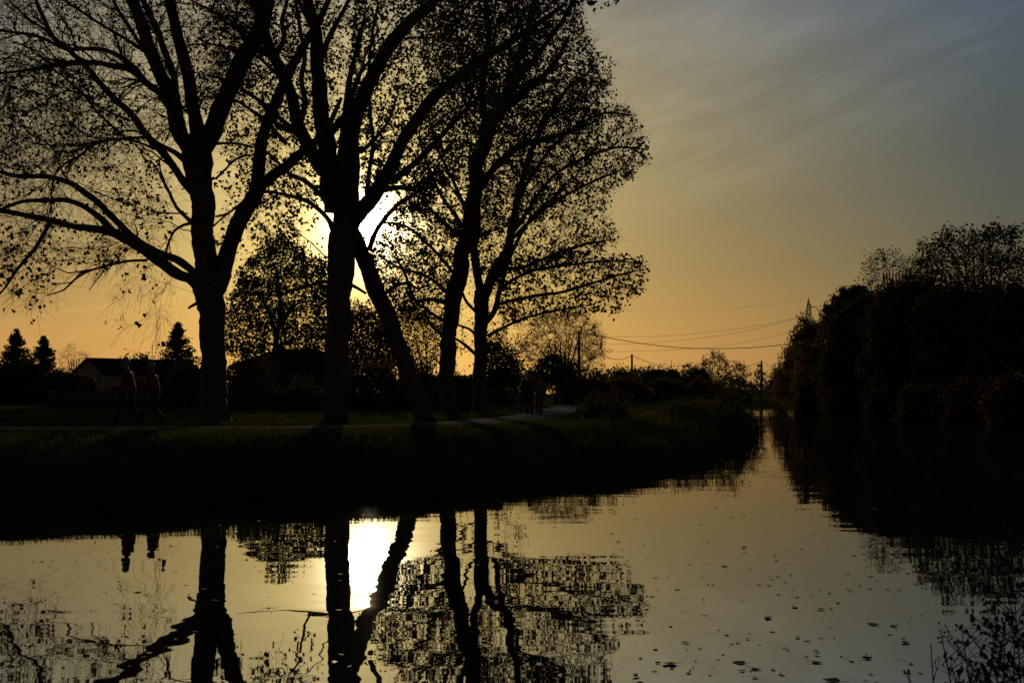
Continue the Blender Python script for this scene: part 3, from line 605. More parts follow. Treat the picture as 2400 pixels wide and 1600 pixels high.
# shrub row and weeds between the path and the river bend
G2 = 'thicket along the river bend'
for k, (a, b, yt, yb, d, lm_, lab) in enumerate([
        (1325, 1440, 884, 945, 75, 'leaf_brown', 'brown thicket at the foot of the tallest utility pole'),
        (1400, 1520, 884, 948, 82, 'leaf_brown', 'thicket around the foot of the middle utility pole'),
        (1490, 1610, 884, 950, 86, 'leaf_green', 'thicket in front of the two dark far bushes'),
        (1580, 1700, 890, 952, 92, 'leaf_brown', 'thicket below the bare far tree'),
        (1670, 1760, 908, 948, 110, 'leaf_green', 'lowest thicket ending at the river')]):
    bush(lab, blob(a, b, yt, yb, 20 + k), d, n=3200, size=.2, cs=.3, core=2600, lm=lm_, group=G2, n2=90)
for k, (a, b, yt, yb, d, lm_, lab) in enumerate([
        (1640, 1745, 935, 1015, 37, 'weed', 'weedy bush on the bank just before the river bend'),
        (1690, 1778, 962, 1022, 40, 'weed', 'bush at the tip of the bank with twigs over the water'),
        (1560, 1660, 945, 1000, 35, 'weed', 'low dark bramble on the bank in the middle of the bend'),
        (1370, 1470, 948, 990, 32, 'weed', 'small dark bramble beside the end of the pale path')]):
    bush(lab, blob(a, b, yt, yb, 40 + k), d, n=2600, size=.07, cs=.1, core=1400, lm=lm_, depth=.9, name='bramble', cat='bush', twg=700, n2=160)
plant('overhanging_twigs', 'sprig of twigs leaning low over the water at the tip of the bank', [(1735, 960), (1760, 955), (1790, 985), (1800, 1005), (1780, 1018), (1740, 1010)], 39.5, 1735, depth=.6, stems=3, w=2, n1=20, n2=60, ntw=240, nleaf=240, size=.05, cat='shrub', lm='weed', r=.004, fwd=1.5, tl=.3)

# conifers
def conifer(label, X, Ytop, Ybase, half, d, n=46):
    t = Tree(d); by = HY + (CH - LAND) / d * F
    t.limb([(X, by, 9), (X, (by + Ytop) / 2, 5), (X, Ytop, 1)], 0, 0, attach=False)
    top = P(X, Ytop, d)[2]; zb = P(X, Ybase, d)[2]; hw = half / F * d; cx = P(X, 0, d)[0]
    A, B = [], []
    for i in range(n * 6):
        f = rng.random() ** .8; z = top - (top - LAND - .5) * f; a = rng.uniform(0, 2 * math.pi)
        l = hw * min(1.25, (top - z) / (top - zb)) * rng.uniform(.6, 1.12) + .08
        dv = np.array([math.cos(a), math.sin(a), 0]); p0 = np.array([cx, d, z]); s_ = np.linspace(0, 1, 6)[:, None]
        p = p0 + dv * l * s_ + np.array([0, 0, 1]) * l * (-.35 * s_ + .42 * s_ ** 2.2)
        A.append(p); B.append(np.linspace(.03, .006, 6))
    A = np.array(A); tubes(t.br, A, np.array(B), 3)
    q = np.repeat(A[:, 1:].reshape(-1, 3), 9, axis=0); q = q + rng.normal(size=q.shape) * [.1, .1, .07] * d / 90
    leaves(t.lf, q, .2 * d / 90, .5, True)
    return t.finish('conifer_tree', P(X, by, d), label, leafmat='needle', leafname='needles', group='conifers behind the hedges')
conifer('dark conifer at the far left edge', 38, 772, 850, 38, 92)
conifer('shorter dark conifer beside the one at the left edge', 102, 790, 870, 42, 88)
conifer('spruce rising between the white house and the left poplar', 417, 757, 860, 52, 80, 56)
plant('bare_shrub', 'bare twiggy shrub between the conifers and the white house', [(138, 850), (140, 815), (160, 806), (180, 818), (208, 835), (214, 858), (190, 872), (150, 872)], 85, 176, depth=1.4, stems=5, w=4, n1=30, n2=120, ntw=500, nleaf=60, size=.1, cat='shrub', r=.01, fwd=2, tl=.6)

# far trees on the right
G3 = 'far trees beyond the river bend'
plant('far_tree', 'far bare round-topped tree, tallest on the horizon', [(1644, 885), (1642, 860), (1655, 840), (1680, 831), (1700, 842), (1708, 862), (1700, 885)], 170, 1676, depth=3, stems=5, w=3, n1=40, n2=160, ntw=500, nleaf=500, size=.25, r=.06, fwd=2, tl=1.2, group=G3)
plant('far_tree', 'far bare tree just left of the gap above the river', [(1716, 905), (1712, 870), (1728, 853), (1748, 858), (1754, 885), (1748, 905)], 170, 1733, depth=3, stems=4, w=3, n1=30, n2=120, ntw=400, nleaf=350, size=.25, r=.05, fwd=2, tl=1.1, group=G3)
plant('far_tree', 'small far sparse tree between two dark rounded bushes', [(1600, 890), (1598, 862), (1615, 853), (1634, 862), (1634, 890)], 165, 1616, depth=3, stems=3, w=3, n1=20, n2=80, ntw=260, nleaf=350, size=.25, r=.05, fwd=1.6, tl=1, group=G3)
plant('far_tree', 'far tree right of the pole standing at the river end', [(1764, 912), (1766, 880), (1782, 870), (1798, 884), (1800, 912)], 185, 1782, depth=3, stems=3, w=3, n1=20, n2=100, ntw=300, nleaf=700, size=.3, r=.05, fwd=1.6, tl=1.1, group=G3)
bush('far dark double-domed bush on the horizon', [(1515, 905), (1517, 880), (1528, 868), (1548, 866), (1560, 872), (1575, 865), (1590, 872), (1600, 890), (1605, 905)], 165, n=2200, size=.4, cs=.6, core=1800, depth=4, name='far_bush', group=G3)
bush('far dark bush left of the bare round-topped tree', [(1612, 905), (1616, 875), (1632, 867), (1650, 868), (1664, 885), (1668, 905)], 160, n=1400, size=.4, cs=.6, core=1300, depth=4, name='far_bush', group=G3)
bush('far low tree clump right of the middle utility pole and left of the domed bush', [(1425, 905), (1430, 876), (1450, 869), (1472, 874), (1500, 882), (1520, 886), (1520, 905)], 175, n=1500, size=.45, cs=.6, core=900, depth=4, name='far_bush', group=G3)
bush('brown far bush at the left foot of the right-hand wood', [(1802, 925), (1806, 892), (1818, 872), (1838, 862), (1852, 900), (1852, 932)], 140, n=2000, size=.3, cs=.45, core=900, depth=3, name='far_bush', lm='leaf_brown', group=G3)

# the wood on the right bank
G4 = 'trees of the wood on the right bank'
def rt(label, poly, d, base, n1, n2, ntw, nleaf, size, core=0, cs=.4, lm='leaf_green', depth=4, stems=4, w=8, name='bank_tree', fwd=1.2, r=.014, tl=.8, cat='tree', per=6, spread=.3):
    return plant(name, label, poly, d, base, depth=depth, stems=stems, w=w, n1=n1, n2=n2, ntw=ntw, nleaf=nleaf, size=size, per=per, lm=lm, cat=cat, group=G4, core=core, coresize=cs, r=r, fwd=fwd, tl=tl, spread=spread)
rt('tallest leafy poplar of the wood, at the right edge', [(2150, 750), (2156, 636), (2175, 602), (2188, 578), (2212, 564), (2236, 570), (2258, 556), (2286, 564), (2310, 546), (2338, 536), (2362, 548), (2380, 576), (2410, 596), (2460, 625), (2470, 750)], 84, 2300, 150, 900, 3800, 15000, .26, stems=6, lm='leaf_wood', fwd=1.8)
rt('bare twiggy tree left of the tallest poplar of the wood', [(2030, 730), (2034, 650), (2046, 612), (2062, 600), (2085, 612), (2110, 604), (2140, 600), (2180, 620), (2180, 730)], 118, 2100, 120, 460, 2400, 2200, .3, stems=8, fwd=2.4, tl=1.1, lm='leaf_wood')
rt('round-headed dense tree right of the pylon', [(1934, 830), (1932, 748), (1940, 722), (1954, 706), (1976, 688), (1999, 677), (2030, 678), (2052, 698), (2070, 730), (2075, 830)], 148, 2000, 40, 240, 900, 14000, .42, core=5500, cs=.6, lm='leaf_wood')
rt('loose orange-brown tree in front of the pylon, leftmost of the wood', [(1828, 925), (1830, 884), (1840, 846), (1852, 812), (1866, 784), (1886, 764), (1910, 760), (1932, 770), (1970, 796), (1990, 930)], 108, 1890, 50, 420, 1500, 15000, .28, core=4200, cs=.38, lm='leaf_brown', depth=4)
rt('feathery low willow hanging over the river below the leftmost tree of the wood', [(1872, 958), (1866, 900), (1876, 850), (1890, 815), (1930, 790), (1975, 800), (2010, 860), (2020, 960)], 100, 1925, 30, 240, 900, 11000, .25, core=4200, cs=.34, lm='leaf_brown')
rt('broad dense tree in the middle of the wood behind the bank bushes', [(1930, 965), (1925, 850), (1938, 780), (1965, 735), (2010, 705), (2060, 690), (2120, 694), (2170, 720), (2190, 965)], 91, 2050, 40, 320, 900, 17000, .28, core=13000, cs=.45, lm='leaf_wood')
rt('dense dark tree below the bare twiggy one', [(2040, 965), (2036, 790), (2046, 720), (2070, 690), (2100, 672), (2150, 668), (2200, 680), (2250, 700), (2290, 760), (2290, 965)], 82, 2150, 40, 320, 900, 19000, .28, core=15000, cs=.45, lm='leaf_wood')
rt('dense dark tree below the tallest poplar', [(2150, 975), (2150, 780), (2170, 720), (2200, 690), (2240, 676), (2290, 690), (2330, 680), (2370, 700), (2400, 740), (2400, 975)], 75, 2270, 40, 320, 900, 19000, .26, core=16000, cs=.42, lm='leaf_wood')
rt('dark tree cut by the right edge of the photo', [(2270, 985), (2270, 790), (2290, 730), (2320, 700), (2370, 682), (2420, 676), (2480, 690), (2540, 720), (2560, 985)], 70, 2400, 40, 320, 700, 19000, .26, core=17000, cs=.42, lm='leaf_wood')
G5 = 'bushes at the foot of the right bank'
for k, (a, b, yt, yb, d, lm_, lab) in enumerate([
        (1870, 1960, 905, 968, 98, 'leaf_wood', 'rounded bank bush leftmost on the right bank'),
        (1940, 2060, 895, 975, 86, 'leaf_wood', 'second bank bush from the left, dome shaped over the water'),
        (2030, 2150, 905, 982, 78, 'leaf_wood', 'bank bush below the bare twiggy tree'),
        (2110, 2240, 900, 988, 68, 'leaf_wood', 'domed bush trailing into the water in the middle of the right bank'),
        (2220, 2350, 895, 995, 60, 'leaf_red', 'russet bramble bush on the right bank'),
        (2320, 2460, 885, 1005, 54, 'leaf_red', 'russet bush cut by the right edge of the photo')]):
    bush(lab, blob(a, b, yt, yb, 70 + k), d, n=4600, size=.2, cs=.3, core=4200, lm=lm_, group=G5, name='bank_bush', depth=1.6)

# distant tree line closing the horizon (one mass)
tl = MB()
az = rng.uniform(-.95, .95, 42000); dd = rng.uniform(330, 520, len(az))
hh = 4.5 + 4.5 * vnoise(az * 40, dd * 0, 1.0, 9) + 2.5 * vnoise(az * 160, dd * 0, 1.0, 4) 
hh = hh * (1 - .6 * np.exp(-((az - .245) / .012) ** 2))
zz = LAND + hh * rng.random(len(az)) ** .7
leaves(tl, np.stack([np.tan(az) * dd, dd, zz], 1), 1.6, 0, True)
tag(tl.build('distant_wood', M['leaf_green'], smooth=False), 'low distant tree line along the horizon', 'woodland', kind='stuff')

# ------------------------------------------------------------------ grass
def land_pts(n, x0, x1, y0, y1, dens=None):
    x = rng.uniform(x0, x1, n); y = rng.uniform(y0, y1, n)
    d = polydist(SH, x, y); ins = inside(SH, x, y)
    pd = polydist(np.array(PATH), x, y, False)
    k = (~ins) & (pd > 1.25)
    if dens is not None: k &= rng.random(n) < dens(x, y, d)
    x, y = x[k], y[k]
    return x, y, height(x[None], y[None])[0], d[k]
def blades(mb, x, y, z, h, w_):
    n = len(x); a = rng.uniform(0, 2 * math.pi, n); l = rng.uniform(.1, .5, n) * h; b = rng.uniform(0, 2 * math.pi, n)
    u = np.stack([np.cos(a), np.sin(a), np.zeros(n)], 1) * (w_ / 2)[:, None]; v = np.stack([np.cos(b) * l, np.sin(b) * l, h], 1)
    p = np.stack([x, y, z - .02], 1)
    V = np.stack([p - u, p + u, p + v * [.45, .45, .6] + u * .7, p + v * [.45, .45, .6] - u * .7, p + v], 1)
    i = np.arange(n)[:, None] * 5
    mb.f.setdefault(3, []).append(i + np.array([3, 2, 4]) + mb.n); mb.add(V, i + np.array([0, 1, 2, 3]))
gr = MB()
x, y, z, d = land_pts(150000, -16, 11, 14, 34, lambda x, y, d: np.clip(1.2 - d / 14, .25, 1))
h = rng.uniform(.03, .16, len(x)) * (.5 + 1.6 * vnoise(x, y, 1.1, 2) * vnoise(x, y, 3.3, 6) + .5 * vnoise(x, y, .4, 7)); blades(gr, x, y, z, h, np.full(len(x), .012))
x, y, z, d = land_pts(40000, -14, 20, 34, 75); blades(gr, x, y, z, rng.uniform(.08, .25, len(x)), np.full(len(x), .03))
x, y, z, d = land_pts(26000, -40, -6, 27, 60); blades(gr, x, y, z, rng.uniform(.06, .16, len(x)), np.full(len(x), .03))
tag(gr.build('grass', M['grass'], smooth=False), 'short green grass on the riverbank', 'grass', kind='stuff')
wd = MB()
def wdens(x, y, d): return np.where(d < 2.6, 1.0, .15) * np.clip((x + 1) / 4, .12, 1)
x, y, z, d = land_pts(66000, -14, 13, 14, 52, wdens)
h = rng.uniform(.15, .5, len(x)) * (.55 + .75 * np.clip((x - 1) / 6, 0, 1)) * (.4 + vnoise(x, y, .8, 8)); blades(wd, x, y, z, h, np.full(len(x), .014))
k = rng.random(len(x)) < .5
c = np.stack([x, y, z], 1)[k] + np.stack([rng.normal(0, .05, k.sum()), rng.normal(0, .05, k.sum()), h[k] * rng.random(k.sum())], 1)
leaves(wd, c, .05, 0, True)
x, y, z, d = land_pts(26000, 9, 46, 45, 155, lambda x, y, d: np.where(d < 3, 1, .2)); blades(wd, x, y, z, rng.uniform(.2, .7, len(x)), np.full(len(x), .05))
cx_ = rng.uniform(-13, 10, 170); cy_ = np.interp(cx_, SH[2:14, 0], SH[2:14, 1]) + rng.uniform(.05, .8, 170)
hc = rng.uniform(.12, .5, 170) * (.6 + .5 * (cx_ > 0)); k = np.repeat(np.arange(170), 46)
x = cx_[k] + rng.normal(0, .12, len(k)); y = cy_[k] + rng.normal(0, .1, len(k)); z = np.maximum(height(x[None], y[None])[0], -.02)
blades(wd, x, y, z, hc[k] * rng.uniform(.5, 1.2, len(k)), np.full(len(k), .014))
j = rng.random(len(k)) < .35; leaves(wd, np.stack([x, y, z + hc[k] * rng.random(len(k))], 1)[j] + rng.normal(size=(j.sum(), 3)) * .06, .07, 0, True)
tag(wd.build('bank_weeds', M['weed'], smooth=False), 'rough weeds and tall grass along the waterline', 'weeds', kind='stuff')

# ------------------------------------------------------------------ houses
def house(name, label, cx, cy, rz, L_, W_, wall_h, roof_h, wallm, hip=0.0, over=.45):
    e = empty(name, (cx, cy, LAND), label, 'house'); e.rotation_euler = (0, 0, rz)
    a = MB(); l, w_ = L_ / 2, W_ / 2
    a.add([[-l, -w_, -.2], [l, -w_, -.2], [l, w_, -.2], [-l, w_, -.2], [-l, -w_, wall_h], [l, -w_, wall_h], [l, w_, wall_h], [-l, w_, wall_h]], [[0, 1, 5, 4], [1, 2, 6, 5], [2, 3, 7, 6], [3, 0, 4, 7]])
    if not hip:
        a.add([[-l, -w_, wall_h], [-l, w_, wall_h], [-l, 0, wall_h + roof_h], [l, -w_, wall_h], [l, w_, wall_h], [l, 0, wall_h + roof_h]], [[1, 0, 2], [3, 4, 5]])
    a.build('wall', M[wallm], e, smooth=False)
    r_ = MB(); o = over; s = roof_h / w_; t_ = .16
    for dz, flip in ((.06, False), (.06 + t_, True)):
        zr = wall_h + roof_h + dz; ze = wall_h - o * s + dz; X0 = l + o; XR = l + o - (hip if hip else 0)
        V = [[-X0, -w_ - o, ze], [X0, -w_ - o, ze], [X0, w_ + o, ze], [-X0, w_ + o, ze], [-XR, 0, zr], [XR, 0, zr]]
        r_.add(V, [[0, 1, 5, 4], [2, 3, 4, 5]])
        if hip: r_.add(V, [[1, 2, 5], [3, 0, 4]])
    n0 = 0
    V = []
    for dz in (.06, .06 + t_):
        zr = wall_h + roof_h + dz; ze = wall_h - o * s + dz
        V += [[-X0, -w_ - o, ze], [X0, -w_ - o, ze], [X0, w_ + o, ze], [-X0, w_ + o, ze], [-XR, 0, zr], [XR, 0, zr]]
    r_.add(V, [[0, 1, 7, 6], [2, 3, 9, 8]] + ([[1, 2, 8, 7], [3, 0, 6, 9]] if hip else [[1, 5, 11, 7], [5, 2, 8, 11], [3, 4, 10, 9], [4, 0, 6, 10]]))
    rf = r_.build('roof', M['tile'], e, smooth=False)
    return e, rf
def chimney(rf, x, y, z, h, s=.8):
    c = MB(); box(c, (x, y, z + h / 2), (s, s, h))
    for i in (-1, 0, 1):
        for j in (-1, 1):
            box(c, (x + i * s * .42, y + j * s * .36, z + h + .1), (.12, .14, .2))
    box(c, (x, y, z + h + .25), (s * 1.25, s * 1.2, .1)); c.build('chimney', M['brick'], rf, smooth=False)
def window(e, x, y, z, w_, h, axis_):
    f = MB(); th = .06
    if axis_ == 'x':                              # on a wall whose normal is -x or +x
        for sy in (-1, 1): box(f, (x, y + sy * (w_ / 2 + .05), z), (th * 2, .1, h + .2))
        for sz in (-1, 1): box(f, (x, y, z + sz * (h / 2 + .05)), (th * 2.2, w_, .1))
        fo = f.build('window', M['wood'], e, smooth=False); p_ = MB(); box(p_, (x, y, z), (th, w_, h)); box(p_, (x, y, z), (th * 1.3, .06, h - .02)); p_.build('shutter', M['shutter'], fo, smooth=False)
    else:
        for sx in (-1, 1): box(f, (x + sx * (w_ / 2 + .05), y, z), (.1, th * 2, h + .2))
        for sz in (-1, 1): box(f, (x, y, z + sz * (h / 2 + .05)), (w_, th * 2.2, .1))
        fo = f.build('window', M['wood'], e, smooth=False); p_ = MB(); box(p_, (x, y, z), (w_, th, h)); box(p_, (x, y, z), (.06, th * 1.3, h - .02)); p_.build('shutter', M['shutter'], fo, smooth=False)
# white gabled house: gable end towards the lower left of the view
hx = P(300, 0, 128)[0]
e, rf = house('gabled_house', 'white gabled house with two slotted chimneys behind the walkers', hx, 132, R(48), 13.5, 8.2, 3.5, 1.75, 'plaster')
window(e, -6.78, .8, 2.3, .95, 1.15, 'x'); window(e, -6.78, -2.4, 2.3, .95, 1.15, 'x'); window(e, -2.5, -4.13, 2.2, 1.1, 1.2, 'y'); window(e, 3, -4.13, 2.2, 1.1, 1.2, 'y')
d_ = MB(); box(d_, (.4, -4.13, 1.1), (1.1, .1, 2.15)); d_.build('door', M['shutter'], e, smooth=False)
chimney(rf, -5.4, 2.3, 3.9, 1.05); chimney(rf, .3, -.6, 4.9, .85)
an = MB(); tubes(an, [[1.8, 0, 5.2], [1.8, 0, 7.4]], [.035, .03], 5); tubes(an, [[1.8, 0, 7.3], [2.5, -.6, 7.3]], [.03, .03], 4)
for k in range(4): tubes(an, [[1.9 + k * .16, -.25 - k * .13, 7.3], [2.2 + k * .16, .05 - k * .13, 7.3]], [.015, .015], 4)
an.build('antenna', M['steel'], rf)
# second house behind the round tree
e, rf = house('hipped_house', 'bluish walled house with a hipped roof behind the small round tree', P(672, 0, 80)[0], 84, R(-8), 8.2, 6.5, 3.1, 1.35, 'blue_plaster', hip=2.8)
window(e, -2.3, -3.28, 1.9, 1.1, 1.2, 'y'); window(e, 2.4, -3.28, 1.9, 1.1, 1.2, 'y')
d_ = MB(); box(d_, (.2, -3.28, 1.15), (1.0, .1, 2.1)); d_.build('door', M['shutter'], e, smooth=False)
chimney(rf, 2.6, 1.1, 3.4, 1.1, .6)
# low pale garden wall left of the walkers
gw = MB(); c_ = P(228, 0, 70); box(gw, (c_[0], 70, LAND + .42), (6.5, .25, .9)); box(gw, (c_[0], 70, LAND + .9), (6.6, .34, .08))
for k in (-3.2, 0, 3.2): box(gw, (c_[0] + k, 70, LAND + .5), (.36, .36, 1.12))
tag(gw.build('garden_wall', M['blue_plaster'], smooth=False), 'low bluish garden wall left of the walkers', 'wall')

# ------------------------------------------------------------------ poles, pylon, cables
def pole(label, X, Ytop, d, r=.13, arm=False):
    p = P(X, Ytop, d); e = empty('utility_pole', (p[0], d, LAND), label, 'utility pole', 'wooden utility poles'); h = p[2] - LAND
    a = MB(); tubes(a, np.linspace([0, 0, -.3], [0, 0, h], 6), np.linspace(r * 1.25, r * .8, 6), 10); cap(a, (0, 0, h), (0, 0, 1), r * .8, 10); a.build('shaft', M['wood'], e)
    b = MB(); tubes(b, [[0, -.12, h - .25], [0, -.3, h - .25], [0, -.3, h - .08]], [.03, .03, .05], 6); b.build('insulator', M['steel'], e)
    return e
pole('tallest utility pole, in front of the fan shaped willow', 1357, 776, 113, .17)
pole('middle utility pole above the thicket of the river bend', 1481, 830, 180, .22)
pole('utility pole standing at the far end of the river', 1785, 845, 200, .22)
def cable(label, pts, d0, d1, r, group='overhead cables'):
    n = len(pts); p = np.array([P(X, Y, d0 + (d1 - d0) * i / (n - 1)) for i, (X, Y) in enumerate(pts)])
    b = MB(); q = spline(p, 2.0); tubes(b, q, np.full(len(q), r), 5)
    return tag(b.build('overhead_cable', M['cable'], origin=q[0]), label, 'cable', group)
cable('thick dark cable sagging from the tallest pole to the wood', [(1357, 780), (1446, 795), (1510, 806), (1590, 814.5), (1672, 817), (1750, 815), (1816, 810), (1870, 802)], 113, 108, .04)
cable('cable sagging between the tallest and the middle pole', [(1357, 800), (1395, 826), (1420, 837), (1446, 842), (1465, 840), (1481, 834)], 113, 180, .045)
cable('cable falling from the middle pole towards the river end', [(1481, 834), (1540, 856), (1600, 872), (1660, 876), (1720, 868), (1785, 848)], 180, 200, .05)
cable('cable leaving the river-end pole to the right', [(1785, 848), (1800, 856), (1830, 868), (1870, 872)], 200, 180, .05)
cable('highest fine wire from the top of the pylon', [(1895, 700), (1800, 714), (1701, 724), (1586, 730), (1500, 729.5), (1380, 722), (1200, 700)], 295, 330, .02)
cable('upper of two fine wires from the left arm of the pylon', [(1879, 742), (1758, 766), (1615, 783), (1500, 789), (1400, 787), (1200, 770)], 295, 330, .04)
cable('lower of two fine wires from the left arm of the pylon', [(1879, 744), (1730, 779), (1586, 799), (1500, 804.5), (1400, 806), (1200, 792)], 293, 328, .04)
cable('lowest fine wire crossing the orange sky', [(1880, 772), (1758, 799), (1643, 816), (1500, 822.5), (1400, 822), (1200, 806)], 280, 320, .035)
for k, lab in enumerate(('topmost fine wire slanting behind the left poplar', 'middle fine wire slanting behind the left poplar', 'bottom fine wire slanting behind the left poplar')):
    o_ = k * 24 + (6 if k == 2 else 0) * 0
    cable(lab, [(-60, 470 + o_), (120, 528 + o_ * .95), (260, 575 + o_ * .9), (430, 640 + o_ * .8), (560, 690 + o_ * .7), (760, 752 + o_ * .5)], 120, 230, .022 if k < 2 else .025, 'fine wires behind the left poplar')

# lattice pylon
pb = P(1895, 699, 295); H_ = pb[2] - LAND
e = empty('electricity_pylon', (pb[0], 295, LAND), 'steel lattice electricity pylon rising above the right-hand wood', 'pylon')
a = MB(); lv = [(0, 2.6), (6, 2.1), (12, 1.5), (17, 1.0), (20, .78), (21.6, .72), (23.2, .68), (24.8, .62), (26.2, .5), (H_ - 1.2, .2), (H_, .03)]
def seg(b, p, q, r): tubes(b, [p, q], [r, r], 4)
for sx, sy in ((-1, -1), (1, -1), (1, 1), (-1, 1)):
    for (z0, w0), (z1, w1) in zip(lv[:-1], lv[1:]): seg(a, (sx * w0, sy * w0, z0), (sx * w1, sy * w1, z1), .075)
for (z0, w0), (z1, w1) in zip(lv[:-1], lv[1:]):
    for ax_ in range(4):
        c0 = [(-1, -1), (1, -1), (1, 1), (-1, 1)][ax_]; c1 = [(1, -1), (1, 1), (-1, 1), (-1, -1)][ax_]
        seg(a, (c0[0] * w0, c0[1] * w0, z0), (c1[0] * w1, c1[1] * w1, z1), .05); seg(a, (c1[0] * w0, c1[1] * w0, z0), (c0[0] * w1, c0[1] * w1, z1), .05)
        seg(a, (c0[0] * w1, c0[1] * w1, z1), (c1[0] * w1, c1[1] * w1, z1), .05)
a.build('lattice_tower', M['steel'], e)
def arm(sx, z, ln, zr):
    b = MB()
    for sy in (-1, 1): seg(b, (0, sy * .6, z), (sx * ln, 0, z - .1), .06)
    seg(b, (0, 0, z + zr), (sx * ln, 0, z - .1), .06)
    for k in (.3, .6): seg(b, (sx * ln * k, 0, z), (sx * ln * k, 0, z + zr * (1 - k)), .045)
    ao = b.build('cross_arm', M['steel'], e); i_ = MB(); seg(i_, (sx * ln, 0, z - .1), (sx * (ln + .75), -.5, z - 1.5), .1); i_.build('insulator', M['cable'], ao)
arm(1, H_ - 2.3 - .3, 2.3, -.55 + 1.2); arm(-1, H_ - 4.6, 2.4, 1.2); arm(1, H_ - 7.4, 2.3, 1.2)

# ------------------------------------------------------------------ people
def ball(mb, c, r, n=10):
    r = np.broadcast_to(r, (3,)); th = np.linspace(0, math.pi, n + 1)[1:-1]; ph = np.arange(n * 2) * math.pi / n
    V = [[0, 0, 1]] + [[math.sin(a) * math.cos(b), math.sin(a) * math.sin(b), math.cos(a)] for a in th for b in ph] + [[0, 0, -1]]
    V = np.array(V) * r + np.array(c); k = n * 2; q = []
    for i in range(n - 2):
        for j in range(k): q.append([1 + i * k + j, 1 + (i + 1) * k + j, 1 + (i + 1) * k + (j + 1) % k, 1 + i * k + (j + 1) % k])
    tri = [[0, 1 + j, 1 + (j + 1) % k] for j in range(k)] + [[len(V) - 1, 1 + (n - 2) * k + (j + 1) % k, 1 + (n - 2) * k + j] for j in range(k)]
    mb.f.setdefault(3, []).append(np.array(tri) + mb.n); mb.add(V, q)
def chain(mb, pts, rads, n=8):
    pts = np.array(pts, float)
    for i in range(len(pts) - 1):
        k = max(2, int(np.linalg.norm(pts[i + 1] - pts[i]) / (min(rads[i], rads[i + 1]) * .45)))
        for t_ in np.linspace(0, 1, k + 1): ball(mb, pts[i] * (1 - t_) + pts[i + 1] * t_, rads[i] * (1 - t_) + rads[i + 1] * t_, n)
def flat(mb, pts, rads, n=9):
    """chain of ellipsoids: rads rows (rx, ry, rz)"""
    pts = np.array(pts, float); rads = np.array(rads, float)
    for i in range(len(pts) - 1):
        for t_ in np.linspace(0, 1, 6): ball(mb, pts[i] * (1 - t_) + pts[i + 1] * t_, rads[i] * (1 - t_) + rads[i + 1] * t_, n)
def remesh(o, v=.011, it=3):
    r_ = o.modifiers.new('skin_over', 'REMESH'); r_.mode = 'VOXEL'; r_.voxel_size = v; r_.use_smooth_shade = True
    s_ = o.modifiers.new('smooth', 'SMOOTH'); s_.iterations = it; s_.factor = .5
